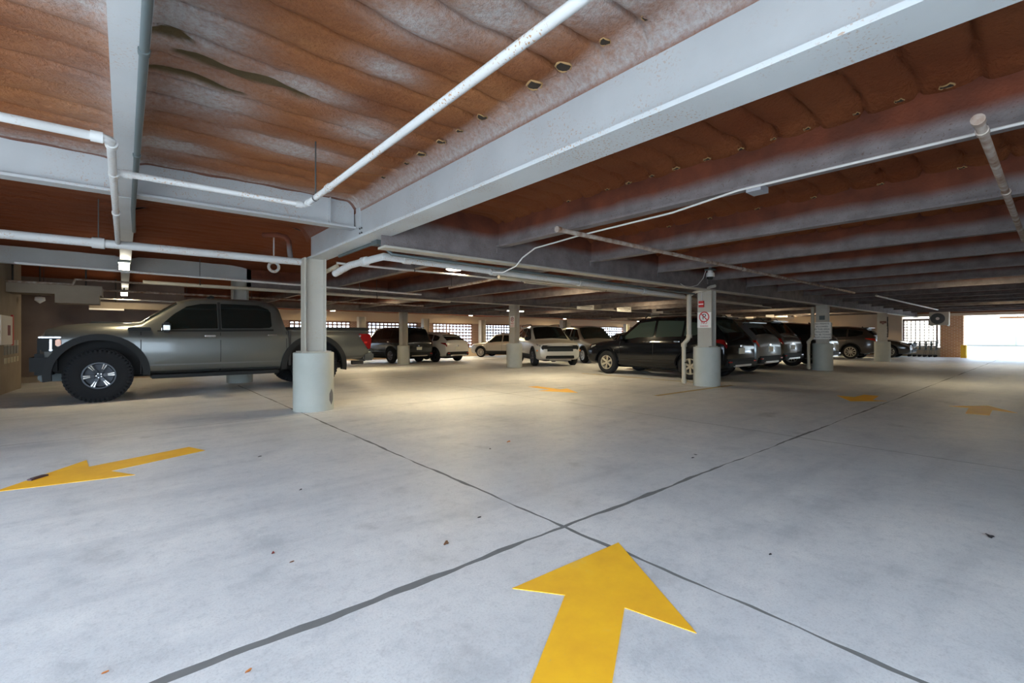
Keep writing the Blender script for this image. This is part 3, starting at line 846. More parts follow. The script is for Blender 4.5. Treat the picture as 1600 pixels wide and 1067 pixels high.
# white cable drooping from the joist conduit to the drain pipe
pipe('cable', [(4.08, -0.5, 2.43), (4.08, 1.8, 2.43), (4.2, 2.5, 2.40), (4.28, 3.8, 2.40), (4.42, 4.75, 2.40), (4.42, 5.02, 2.30), (4.40, 5.14, 2.19), (4.36, 5.4, 2.12), (4.32, 5.58, 2.14), (4.30, 5.64, 2.20)], 0.010, M_WIRE, 'white cable drooping between the first brown joist and the drain pipe', 'cable', n=8)
pipe('cable', [(9.0, 5.16, 2.27), (9.25, 5.15, 2.2), (9.6, 5.1, 2.28), (9.85, 5.1, 2.45), (9.93, 5.08, 2.64)], 0.008, M_WIRE, 'thin cable leading up to the dome camera', 'cable', n=6)
# box fitting under the first joist
mb = MB(); mb.box(4.10, 4.26, 1.62, 1.74, 2.40, 2.45); o = mb.build('conduit_box', plain('galvanised', (.4, .4, .42), .5, .4)); tag(o, 'small metal conduit box under the first brown joist', 'junction box')
# downpipes on columns
def downpipe(x, y, label):
    root = empty('downpipe', (x, y, 0)); tag(root, label, 'pipe')
    mb = MB(); mb.tube([(0, 0, 2.15), (0, 0, 1.15)], .055, 12); mb.build('upper_pipe', M_COLP, root, smooth=True)
    mb = MB(); mb.tube([(0, 0, 1.15), (-.01, .03, 1.08), (-.06, .10, .98), (-.06, .10, .03)], .05, 12); mb.build('lower_pipe', M_CREAMPIPE, root, smooth=True)
    for z in (1.16, .95, .1):
        mb = MB(); zz = z; dx = 0 if z > 1 else -.06; dy = 0 if z > 1 else .10
        mb.tube([(dx, dy, z - .04), (dx, dy, z + .04)], .064, 12); mb.build('coupling', M_CREAMPIPE, root, smooth=True)
    mb = MB(); mb.box(-.12, 0, .03, .05, .52, .55); mb.build('bracket', M_DARKST, root)
    return root
downpipe(10.33, 5.70, 'cream downpipe with a rusty jog on the NO PARKING column')
downpipe(18.05, 5.45, 'cream downpipe on the column with the lettered notice')
pipe('elbow_pipe', [(10.33, 5.70, 2.12), (10.32, 5.55, 2.2), (10.36, 5.35, 2.24), (10.38, 5.2, 2.3), (10.5, 5.15, 2.33)], .035, M_COLP, 'bent pipe looping round the top of the NO PARKING column', couplings=[((10.36, 5.35, 2.24), (0, 1, -.3))])

# dome camera
root = empty('dome_camera', (9.95, 4.99, 2.62)); tag(root, 'white dome security camera hanging above the NO PARKING column', 'camera')
mb = MB(); mb.box(-.09, .09, -.09, .09, 0, .03); mb.tube([(0, 0, .03), (0, 0, .3)], .03, 8); mb.build('mount', M_CONDUIT, root)
mb = MB(); mb.lathe([(.05, 0), (.055, -.03), (.085, -.06), (.092, -.14), (.08, -.145), (.001, -.145)], 24); mb.build('housing', M_WHITE, root, smooth=True)
mb = MB(); mb.lathe([(.072, -.145), (.066, -.18), (.045, -.205), (.001, -.215)], 24); mb.build('dome', M_GLASS, root, smooth=True)

# ---- ceiling lamps
def area(name, loc, size, power, col=(1, .9, .7), rot=(0, 0, 0), parent=None, sy=None):
    d = bpy.data.lights.new(name, 'AREA'); d.energy = power; d.color = col; d.shape = 'RECTANGLE'; d.size = size; d.size_y = sy or size
    o = bpy.data.objects.new(name, d); COL.objects.link(o); o.location = loc; o.rotation_euler = rot
    if parent: o.parent = parent
    return o
def disc_lamp(x, y, z, p, label, group=None, col=(1, .80, .48)):
    root = empty('ceiling_lamp', (x, y, z)); tag(root, label, 'lamp', group)
    mb = MB(); mb.lathe([(.001, .06), (.15, .06), (.17, .02), (.15, 0.0)], 24); mb.build('housing', M_WHITE, root, smooth=True)
    mb = MB(); mb.lathe([(.15, .005), (.12, -.015), (.001, -.02)], 24); mb.build('lens', M_LENS, root, smooth=True)
    mb = MB(); mb.tube([(0, 0, .06), (0, 0, 2.93 - z)], .012, 6); mb.build('stem', M_CONDUIT, root)
    area('lamp_light', (0, 0, -.035), .26, p, col, parent=root)
def box_lamp(x, y, z, p, label, col=(1, .80, .48)):
    root = empty('ceiling_lamp', (x, y, z)); tag(root, label, 'lamp')
    mb = MB(); mb.box(-.09, .09, -.09, .09, .05, .09); mb.build('housing', M_CONDUIT, root)
    mb = MB(); mb.box(-.075, .075, -.075, .075, -.07, .05); mb.build('lens', M_LENS, root)
    mb = MB(); mb.tube([(0, 0, .09), (0, 0, 2.575 - z)], .02, 6); mb.build('stem', M_CONDUIT, root)
    area('lamp_light', (0, 0, -.09), .15, p, col, parent=root)
box_lamp(.0, 11.2, 2.47, 12, 'square glowing lamp under the left joist, nearer one')
box_lamp(.0, 17.6, 2.42, 12, 'square glowing lamp above the truck bonnet, farther one')
disc_lamp(4.76, 7.35, 2.42, 42, 'round glowing ceiling lamp right of the nearest column')
for x_, y_, p_, l_ in ((9.3, 9.2, 40, 'over the lane behind the right girder'), (15.5, 10.8, 40, 'over the front facing white SUV'), (17.65, 12.1, 22, 'by the right hanging sign with print'), (23.7, 9.3, 35, 'over the right parked row'), (29.9, 9.3, 75, 'near the beige stair block'), (32.9, 11.6, 60, 'beside the beige stair block'), (10.0, 29.3, 60, 'by the back wall, left'), (20.5, 29.3, 60, 'by the back wall, left of its middle'), (31.0, 29.3, 60, 'by the back wall, right of its middle'), (42.5, 29.3, 60, 'by the back wall, right'),
                       (15.5, 1.2, 40, 'over the far end of the drive lane'), (25.8, 1.2, 45, 'over the lane near the garage exit'), (7.2, 17.5, 45, 'behind the sign girder at the left'), (17.5, 18.0, 45, 'behind the sign girder at the middle'),
                       (17.0, 26.0, 45, 'before the back wall windows'), (28.0, 19.0, 45, 'behind the sign girder at the right')):
    disc_lamp(x_, y_, 2.74, p_ * (.35 if y_ < 5 else 1.0), 'unseen round lamp tucked up between the joists ' + l_)  # unseen lamps added to brighten the bays; the sign one follows a bright spot
root = empty('strip_lamp', (14.56, 17.5, 2.42)); tag(root, 'short lit strip lamp left of the greenish-based column top', 'lamp')
mb = MB(); mb.box(-.9, .9, -.05, .05, 0, .05); mb.build('housing', M_COLP, root)
mb = MB(); mb.box(-.1, .9, -.04, .04, -.03, 0); mb.build('tube', M_LENS, root)

# ================================================================== SIGNS
def text_obj(s, size, loc, rot, mat, parent, ext=0.001, align='CENTER'):
    cu = bpy.data.curves.new('lettering', 'FONT'); cu.body = s; cu.size = size; cu.align_x = align; cu.align_y = 'CENTER'; cu.extrude = ext
    cu.materials.append(mat)
    o = bpy.data.objects.new('lettering', cu); COL.objects.link(o)
    me = bpy.data.meshes.new_from_object(o.evaluated_get(bpy.context.evaluated_depsgraph_get()))
    bpy.data.objects.remove(o); bpy.data.curves.remove(cu)
    o = bpy.data.objects.new('lettering', me); COL.objects.link(o); o.location = loc; o.rotation_euler = rot; o.parent = parent
    return o
def no_parking(x, y, z, w, h, label, rz):
    root = empty('no_parking_sign', (x, y, z), rz); tag(root, label, 'sign')   # faces local -Y
    mb = MB(); mb.box(-w / 2, w / 2, 0, .006, 0, h); mb.build('plate', M_WHITE, root)
    R_ = (math.pi / 2, 0, 0)
    text_obj('P', h * .52, (0, -.003, h * .70), R_, M_BLK, root)
    mb = MB(); mb.lathe([(w * .30, -.003), (w * .38, -.003), (w * .38, -.001)], 28, None, 'y', (0, 0, h * .70)); mb.build('red_ring', M_RED, root)
    mb = MB(); mb.box(-w * .34, w * .34, -.005, -.003, -w * .035, w * .035, None, Matrix.Translation((0, 0, h * .70)) @ Matrix.Rotation(math.radians(45), 4, 'Y')); mb.build('red_slash', M_RED, root)
    text_obj('NO', h * .26, (0, -.003, h * .32), R_, M_RED, root)
    text_obj('PARKING', h * .13, (0, -.003, h * .10), R_, M_RED, root)
RXm = -math.pi / 2   # local -Y towards world -X
no_parking(10.395, 5.36, 1.36, .33, .36, 'white NO PARKING sign with red ring on the column by the black SUV', RXm)
no_parking(11.21, 13.30, 1.50, .24, .42, 'small NO PARKING sign on the greenish-based column', RXm)
root = empty('alarm_pull', (10.40, 5.42, 1.84), RXm); tag(root, 'small red alarm box above the NO PARKING sign', 'alarm box')
mb = MB(); mb.box(-.06, .06, -.04, 0, 0, .15); mb.build('case', M_RED, root)
mb = MB(); mb.box(-.06, .06, -.045, -.04, .06, .085); mb.build('white_band', M_WHITE, root)
mb = MB(); mb.tube([(0.0, -.01, .15), (0, -.01, .36)], .008, 6); mb.build('conduit', M_WIRE, root)
root = empty('parking_notice', (18.22, 5.22, 1.06), RXm); tag(root, 'grey-white lettered parking notice on the third column', 'sign')
mb = MB(); mb.box(-.26, .26, 0, .01, 0, .58); mb.build('plate', M_WHITE, root)
for i, s in enumerate(['NO PERMITS', 'ALLOWED', 'IN THIS AREA', 'VIOLATORS', 'WILL BE TOWED', 'FROM GARAGE']):
    text_obj(s, .075, (0, -.002, .52 - .092 * i), (math.pi / 2, 0, 0), M_BLK, root)
root = empty('notice_board', (18.5, 5.06, 1.06)); tag(root, 'plain grey board on the side of the third column', 'board')
mb = MB(); mb.box(-.14, .22, 0, .012, 0, .56); mb.build('plate', plain('grey_board', (.42, .40, .34), .7), root)
root = empty('square_badge', (18.235, 5.22, 1.72), RXm); tag(root, 'small dark square fitting above the parking notice', 'fitting')
mb = MB(); mb.box(-.08, .08, -.02, 0, 0, .14); mb.box(-.03, .03, -.024, -.02, .04, .1, M_WHITE); mb.mats = [M_CONDUIT, M_WHITE]; mb.build('case', None, root)
root = empty('exit_fitting', (26.63, 5.2, 1.75), RXm); tag(root, 'small brown alarm box on the farthest right column', 'alarm box')
mb = MB(); mb.box(-.12, .12, -.05, 0, 0, .1); mb.lathe([(.05, -.05), (.03, -.09), (.001, -.09)], 12, None, 'y', (0, 0, 0)); mb.build('case', plain('brown_case', (.15, .07, .05), .6), root)
root = empty('cable_clips', (26.85, 5.09, 1.1)); tag(root, 'dark knotted cable down the farthest right column', 'cable')
mb = MB(); mb.tube([(0, 0, 0), (.02, -.01, .3), (-.01, 0, .6), (0, 0, .95)], .02, 6)
for z in (.05, .15, .3, .4, .55, .62, .8): mb.lathe([(.001, z - .02), (.045, z), (.001, z + .02)], 8)
mb.build('cable_run', M_BLK, root)

SIGNS = [(14.75, 15.85, 2.31, 2.56, 3), (17.5, 18.6, 2.31, 2.56, 3), (20.35, 21.35, 2.33, 2.57, 0), (27.9, 29.2, 2.27, 2.52, 0), (31.1, 32.3, 2.27, 2.52, 0), (35.6, 36.9, 2.29, 2.52, 0), (39, 40.2, 2.29, 2.52, 0)]
SL = ['white hanging sign with three lines of print, leftmost under the far girder', 'white hanging sign with print, right of the leftmost hanging sign',
      'yellowish sign board at the head of the column above the black SUV', 'blank pale board right of the NO PARKING column', 'blank pale board above the silver SUV tail',
      'blank pale board at the left end of the beige wall', 'blank pale board on the beige wall, right one of the pair']
for (a, b_, z0, z1, nl), l in zip(SIGNS, SL):
    yy = 13.22 if a < 34 else 13.05
    sc_ = 1.0
    if a > 34:   # hung in front of the stair block, same line of sight row
        a -= 6.5; b_ -= 6.6
        yy = 11.2
    root = empty('hanging_sign', ((a + b_) / 2, yy, z0)); tag(root, l, 'sign')
    w = b_ - a
    mb = MB(); mb.box(-w / 2, w / 2, 0, .03, 0, z1 - z0); mb.build('board', M_WHITE, root)
    mb = MB(); mb.tube([(-w * .4, .01, z1 - z0), (-w * .4, .01, 2.9 - z0)], .01, 6); mb.tube([(w * .4, .01, z1 - z0), (w * .4, .01, 2.9 - z0)], .01, 6); mb.build('hanger', M_DARKST, root)
    if nl:
        mb = MB()
        for i, (ww, hh) in enumerate(((.25, .018), (.42, .03), (.30, .018))):
            mb.box(-w * ww, w * ww, -.003, 0, .19 - i * .065, .19 - i * .065 + hh)
        mb.build('print_line', plain('sign_ink', (.12, .10, .09), .8), root)['kind'] = 'stuff'

# left wall: cabinet sign and little postings
root = empty('extinguisher_sign', (-1.95, 14.55, .98), math.pi / 2); tag(root, 'white board with red edge on the left wall', 'sign')
mb = MB(); mb.box(-.65, .62, -.03, 0, 0, .62); mb.build('board', M_WHITE, root)
mb = MB(); mb.box(.62, .74, -.035, 0, -.02, .66); mb.build('red_edge', M_RED, root)
mb = MB(); mb.box(.05, .35, -.034, -.03, .2, .42); mb.build('red_emblem', plain('maroon_print', (.2, .03, .05), .6), root)
root = empty('posting_grid', (-1.95, 15.5, .52), math.pi / 2); tag(root, 'rows of small pale cards below the white and red board', 'cards')
for i in range(5):
    for j in range(3):
        mb = MB(); x0 = -1.1 + i * .36; z0 = .05 + j * .19
        mb.box(x0, x0 + .24, -.012, 0, z0, z0 + .12 + (.06 if j == 1 else 0)); mb.build('card', [plain('cream_card', (.55, .50, .38), .7), plain('grey_card', (.25, .25, .24), .7), plain('pale_card', (.5, .48, .45), .7)][j], root)
root = empty('wall_camera', (-1.6, 16.3, 2.05)); tag(root, 'tiny pale camera in the dark recess at far left', 'camera')
mb = MB(); mb.lathe([(.001, .1), (.09, .08), (.10, 0), (.001, -.08)], 12); mb.build('dome', M_WHITE, root, smooth=True)
mb = MB(); mb.tube([(0, 0, .08), (0, 0, .9)], .015, 6); mb.build('stem', M_DARKST, root)
# bulkheads above the truck bonnet
root = empty('duct', (-1.5, 14.6, 2.0)); tag(root, 'boxed tan duct under the ceiling above the truck bonnet', 'duct')
mb = MB(); mb.box(-1.2, 1.1, 0, .8, .12, .34); mb.build('upper_casing', M_LWALL, root)
mb = MB(); mb.box(.3, 1.05, 0, .7, -.08, .12); mb.build('lower_casing', M_LWALL, root)
mb = MB(); mb.tube([(-.4, .4, .34), (-.4, .4, .95)], .02, 6); mb.tube([(.8, .4, .34), (.8, .4, .95)], .02, 6); mb.build('hanger', M_DARKST, root)
root = empty('duct', (.2, 18.6, 1.95)); tag(root, 'dull tan bulkhead box behind the truck windscreen', 'duct')
mb = MB(); mb.box(-1.0, 1.2, 0, .6, .05, .25); mb.build('casing', M_LWALL, root)
mb = MB(); mb.box(-1.0, -.2, -.02, 0, .0, .05); mb.build('lip', M_WHITE, root)
mb = MB(); mb.tube([(-.4, .3, .25), (-.4, .3, 1.0)], .02, 6); mb.build('hanger', M_DARKST, root)

# AC unit on the right wall
root = empty('air_conditioner', (34.85, 4.2, 1.76)); tag(root, 'cream outdoor air conditioner unit with a round fan, bracketed by the brick pier', 'air conditioner')
mb = MB(); mb.box(-.75, -.35, -.35, .45, 0, .72); mb.build('case', plain('cream_case', (.62, .56, .44), .5), root)
mb = MB()
for r_ in (.29, .24, .19, .14): mb.lathe([(r_, -.765), (r_ - .018, -.765), (r_ - .018, -.75), (r_, -.75)], 28, None, 'x', (0, .1, .36))
for k in range(8):
    a = k * math.pi / 4; mb.tube([(-.76, .1, .36), (-.76, .1 + .29 * math.cos(a), .36 + .29 * math.sin(a))], .006, 4)
mb.build('fan_guard', M_CONDUIT, root)
mb = MB(); mb.lathe([(.001, -.77), (.08, -.77), (.08, -.75)], 20, None, 'x', (0, .1, .36)); mb.build('fan_hub', M_WHITE, root)
mb = MB(); mb.lathe([(.30, -.752), (.001, -.752)], 28, None, 'x', (0, .1, .36)); mb.build('fan_opening', plain('fan_shadow_grey', (.14, .13, .12), .7), root, fix=False)
mb = MB(); mb.box(-.8, .05, -.3, -.26, -.05, 0); mb.box(-.8, .05, .36, .40, -.05, 0); mb.build('bracket', M_COLP, root)
# bollard
root = empty('bollard', (34.2, 3.28, 0)); tag(root, 'yellow bollard at the corner of the brick pier', 'bollard')
mb = MB(); mb.lathe([(.001, 0), (.13, 0), (.13, .62), (.11, .68), (.001, .70)], 20); mb.build('post', plain('bollard_yellow', (.85, .50, .02), .5), root, smooth=True)
# clearance bar hanging in the exit
root = empty('clearance_bar', (35.6, 1.4, 2.14)); tag(root, 'orange-brown clearance bar hanging in the exit opening', 'bar')
mb = MB(); mb.tube([(0, -3.5, 0), (0, .65, 0)], .05, 8); mb.build('bar', plain('faded_orange', (.55, .28, .12), .7), root)
mb = MB(); mb.tube([(0, 0, 0), (-.3, 0, .2)], .01, 5); mb.tube([(0, -2, 0), (-.3, -2, .2)], .01, 5); mb.build('chain', M_DARKST, root)
# shopping carts by the knee wall
def cart(x, y, label, i):
    root = empty('shopping_cart', (x, y, 0)); tag(root, label, 'cart', None)
    mb = MB()
    for z in (.4, .55, .7, .85):
        mb.tube([(-.25, -.35, z), (.25, -.35, z), (.25, .35, z), (-.25, .35, z), (-.25, -.35, z)], .012, 5)
    for q in (-.25, -.12, 0, .12, .25):
        mb.tube([(q, -.35, .4), (q, -.35, .85)], .01, 5); mb.tube([(q, .35, .4), (q, .35, .85)], .01, 5); mb.tube([(q, -.35, .4), (q, .35, .4)], .01, 5)
    mb.build('basket', M_CONDUIT, root)
    mb = MB(); mb.tube([(-.25, -.42, .95), (.25, -.42, .95)], .02, 6); mb.build('handle', M_PLAS, root)
    mb = MB(); mb.tube([(-.25, -.4, .95), (-.25, -.3, .12), (-.2, .4, .12)], .014, 5); mb.tube([(.25, -.4, .95), (.25, -.3, .12), (.2, .4, .12)], .014, 5); mb.build('frame', M_CONDUIT, root)
    for (a, b_) in ((-.22, -.3), (.22, -.3), (-.18, .36), (.18, .36)):
        mb = MB(); mb.lathe([(.001, -.015), (.06, -.015), (.06, .015), (.001, .015)], 12, None, 'x', (a, b_, .06)); mb.build('wheel', M_PLAS, root)
for i, l in enumerate(['shopping cart nearest the dark parked car nose', 'middle shopping cart of the row', 'shopping cart closest to the knee wall']):
    cart(34.3, 4.72 + .22 * i, l, i)

# ================================================================== FLOOR PAINT
def paint(name, poly, label, cat='road marking', mat=M_YEL, z=0.0):
    mb = MB(); mb.prism(poly, z + .0002, z + .003)
    o = mb.build(name, mat); tag(o, label, cat); return o
paint('arrow_marking', [(2.13, 1.60), (1.37, 1.625), (1.515, 1.43), (1.04, 1.14), (.75, .98), (.96, .79), (1.25, .965), (1.64, 1.20), (1.715, .915)], 'large yellow arrow painted on the floor in the foreground')
paint('arrow_marking', [(-0.75, 5.12), (-0.27, 5.88), (-0.24, 5.56), (.52, 5.88), (.63, 5.6), (-.09, 5.27), (.07, 4.99)], 'yellow floor arrow at the left, pointing left')
paint('arrow_marking', [(7.13, 6.37), (7.52, 7.03), (7.30, 7.03), (7.33, 7.80), (7.10, 7.86), (7.07, 7.12), (6.74, 7.12)], 'faint yellow arrow before the white SUV seen from the front')
paint('arrow_marking', [(9.92, 2.40), (10.67, 2.81), (10.65, 2.52), (11.24, 2.50), (11.22, 2.26), (10.43, 2.19), (10.45, 1.99)], 'yellow arrow near the long crack, pointing towards the camera')
paint('arrow_marking', [(11.04, .77), (10.49, 1.18), (10.5, .95), (9.68, .91), (9.72, .66), (10.45, .68), (10.33, .41)], 'yellow arrow farthest right, pointing away')
paint('bay_line', [(7.94, 5.02), (11.0, 4.95), (11.0, 5.05), (7.94, 5.12)], 'worn pale parking line running to the NO PARKING column', mat=M_YSTRIPE)
paint('bay_line', [(10.9, 5.3), (11.0, 5.3), (11.0, 9.6), (10.9, 9.6)], 'worn bay line left of the black SUV', mat=M_YSTRIPE)

# ---- litter
def leaf(x, y, r, mat, name, label, a=0, zz=None):
    mb = MB(); n = 9; vs_ = []
    for k in range(n):
        t = 2 * math.pi * k / n
        rr = r * (1 + .25 * math.sin(3 * t + a))
        vs_.append((rr * math.cos(t), .5 * rr * math.sin(t), .004 + .35 * r * abs(math.sin(t + a)) * .6))
    vs_.append((0, 0, .003 + r * .1))
    mb.add(vs_, [(k, (k + 1) % n, n) for k in range(n)])
    mb.add([(v[0], v[1], v[2] - .002) for v in vs_], [((k + 1) % n, k, n) for k in range(n)])
    o = mb.build(name, mat, fix=False); o.location = (x, y, 0.001 if zz is None else zz); o.rotation_euler[2] = a
    tag(o, label, 'leaf' if 'leaf' in name else 'debris')
leaf(3.23, 3.89, .035, M_LEAFO, 'dry_leaf', 'small orange leaf on the floor in front of the nearest column', .5)
leaf(.61, 2.71, .014, M_LEAFR, 'dry_leaf', 'tiny red leaf on the pale floor at lower left', 1.2)
leaf(.66, 2.54, .012, M_LEAFB, 'dry_leaf', 'tiny dark leaf right of the red leaf', .2)
leaf(1.38, 2.21, .026, M_LEAFB, 'dry_leaf', 'crumpled brown leaf left of the joint crossing', .8)
leaf(1.74, 2.39, .014, M_GUM, 'pebble', 'dark speck beyond the joint crossing')
leaf(4.15, 2.25, .02, M_GUM, 'pebble', 'dark speck pair beyond the crack, left one')
leaf(4.28, 2.29, .018, M_GUM, 'pebble', 'dark speck pair beyond the crack, right one', 2)
leaf(2.88, 3.77, .018, M_GUM, 'pebble', 'dark speck left of the orange leaf', 1)
leaf(1.0, 4.96, .018, M_GUM, 'pebble', 'dark speck right of the left floor arrow', .4)
leaf(1.02, 3.69, .016, M_GUM, 'pebble', 'dark speck in the left middle of the floor', .9)
leaf(2.63, .99, .012, M_GUM, 'pebble', 'black dot right of the large yellow arrow')
leaf(3.84, .26, .03, M_GUM, 'pebble', 'black dot at the lower right edge', .5)
leaf(.33, 1.81, .012, M_LEAFO, 'dry_leaf', 'pale orange leaf scrap at the bottom edge', .5)
leaf(-.05, 2.12, .010, M_LEAFO, 'dry_leaf', 'yellowish scrap at the lower left corner', .1)
mb = MB(); mb.box(-.07, .07, -.018, .018, 0, .012); mb.box(-.05, .05, -.014, .014, .012, .016); o = mb.build('litter_scrap', plain('dark_wrapper', (.07, .04, .05), .5)); o.location = (-.54, 5.38, .003); o.rotation_euler[2] = .9; tag(o, 'dark scrap lying on the left yellow arrow', 'litter')

# ================================================================== VEHICLES
def sec(st):
    """half section points of a station (x from front, zb, zbelt, ztop, w, wt)"""
    f, zb, zbelt, zt, w, wt = st
    return [(0, zb), (.8 * w, zb), (.965 * w, zb + .07), (w, zb + .5 * (zbelt - zb)), (.985 * w, zbelt - .09), (.94 * w, zbelt), (wt, zt - .06 if zt - zbelt > .12 else zbelt + .6 * (zt - zbelt)), (.8 * wt, zt), (0, zt + .025)]

class Car:
    def __init__(s, L, st):
        s.L = L; s.st = st
    def S(s, f, q, side=1):
        st = s.st
        for i in range(len(st) - 1):
            if f <= st[i + 1][0] or i == len(st) - 2:
                t = (f - st[i][0]) / max(1e-6, st[i + 1][0] - st[i][0]); t = min(max(t, 0), 1)
                a = [st[i][k] + (st[i + 1][k] - st[i][k]) * t for k in range(6)]
                break
        A = sec(st[i]); B = sec(st[i + 1])
        k = int(min(q, 7.999)); u = q - k
        pa = (A[k][0] + (A[k + 1][0] - A[k][0]) * u, A[k][1] + (A[k + 1][1] - A[k][1]) * u)
        pb = (B[k][0] + (B[k + 1][0] - B[k][0]) * u, B[k][1] + (B[k + 1][1] - B[k][1]) * u)
        y = pa[0] + (pb[0] - pa[0]) * t; z = pa[1] + (pb[1] - pa[1]) * t
        return Vector((s.L / 2 - f * s.L, side * y, z))
    def patch(s, name, rows, mat, parent, off=.006, nq=5, both=False, sides=(1,)):
        """rows: list of (f, qlo, qhi); mirrored across when both"""
        obs = []
        for sd in sides:
            mb = MB(); vs_ = []; n = nq + 1
            for f, q0, q1 in rows:
                for k in range(n):
                    q = q0 + (q1 - q0) * k / nq
                    if both and q > 8:
                        p = s.S(f, 16 - q, -1); 
                    else: p = s.S(f, q, sd)
                    e = .004
                    qq = 16 - q if (both and q > 8) else q
                    ss = -1 if (both and q > 8) else sd
                    p1 = s.S(f + e, qq, ss); p0 = s.S(f - e, qq, ss)
                    r1 = s.S(f, min(qq + .08, 7.99), ss); r0 = s.S(f, max(qq - .08, 0), ss)
                    nn = (p1 - p0).cross(r1 - r0)
                    if nn.length < 1e-9: nn = Vector((0, ss, 0))
                    nn.normalize()
                    c = Vector((p.x, 0, .6))
                    if nn.dot(p - c) < 0: nn = -nn
                    vs_.append(p + nn * off)
            fs_ = [(i * n + k, i * n + k + 1, (i + 1) * n + k + 1, (i + 1) * n + k) for i in range(len(rows) - 1) for k in range(nq)]
            mb.add(vs_, fs_)
            obs.append(mb.build(name, mat, parent, smooth=50))
        return obs
    def body(s, mat, parent, wb_front, wb_rear, r, track, name='body', ca=1.16):
        pts = []
        rings = []
        for st in s.st:
            h = sec(st)
            # round the corners a little
            o = [h[0]]
            for i in range(1, len(h) - 1):
                a, b_, c = h[i - 1], h[i], h[i + 1]
                k = .16
                o.append((b_[0] + (a[0] - b_[0]) * k, b_[1] + (a[1] - b_[1]) * k)); o.append((b_[0] + (c[0] - b_[0]) * k, b_[1] + (c[1] - b_[1]) * k))
            o.append(h[-1])
            full = o + [(-y, z) for y, z in o[-2:0:-1]]
            rings.append([(s.L / 2 - st[0] * s.L, y, z) for y, z in full])
        n = len(rings[0]); mb = MB()
        mb.add([v for R in rings for v in R], [(i * n + k, i * n + (k + 1) % n, (i + 1) * n + (k + 1) % n, (i + 1) * n + k) for i in range(len(rings) - 1) for k in range(n)] + [tuple(range(n)), tuple(range((len(rings) - 1) * n, len(rings) * n))])
        o = mb.build(name, mat, None)
        o.data.materials.append(M_UNDER)
        cm = MB()
        for x in (wb_front, wb_rear):
            for sd in (-1, 1):
                y0, y1 = sd * (track / 2 - .16), sd * (track / 2 + .4)
                cm.lathe([(r * ca, min(y0, y1)), (r * ca, max(y0, y1))], 28, None, 'y', (x, 0, r * 1.04), caps=True)
        cut = cm.build('cutter', M_UNDER)
        md = o.modifiers.new('b', 'BOOLEAN'); md.operation = 'DIFFERENCE'; md.object = cut; md.solver = 'EXACT'
        try: md.material_mode = 'TRANSFER'
        except Exception: pass
        dg = bpy.context.evaluated_depsgraph_get()
        me = bpy.data.meshes.new_from_object(o.evaluated_get(dg))
        o.modifiers.clear()
        old = o.data; o.data = me; me.name = name
        bpy.data.meshes.remove(old)
        cmd = cut.data; bpy.data.objects.remove(cut); bpy.data.meshes.remove(cmd)
        me.shade_smooth(); me.set_sharp_from_angle(angle=math.radians(38))
        o.parent = parent
        return o

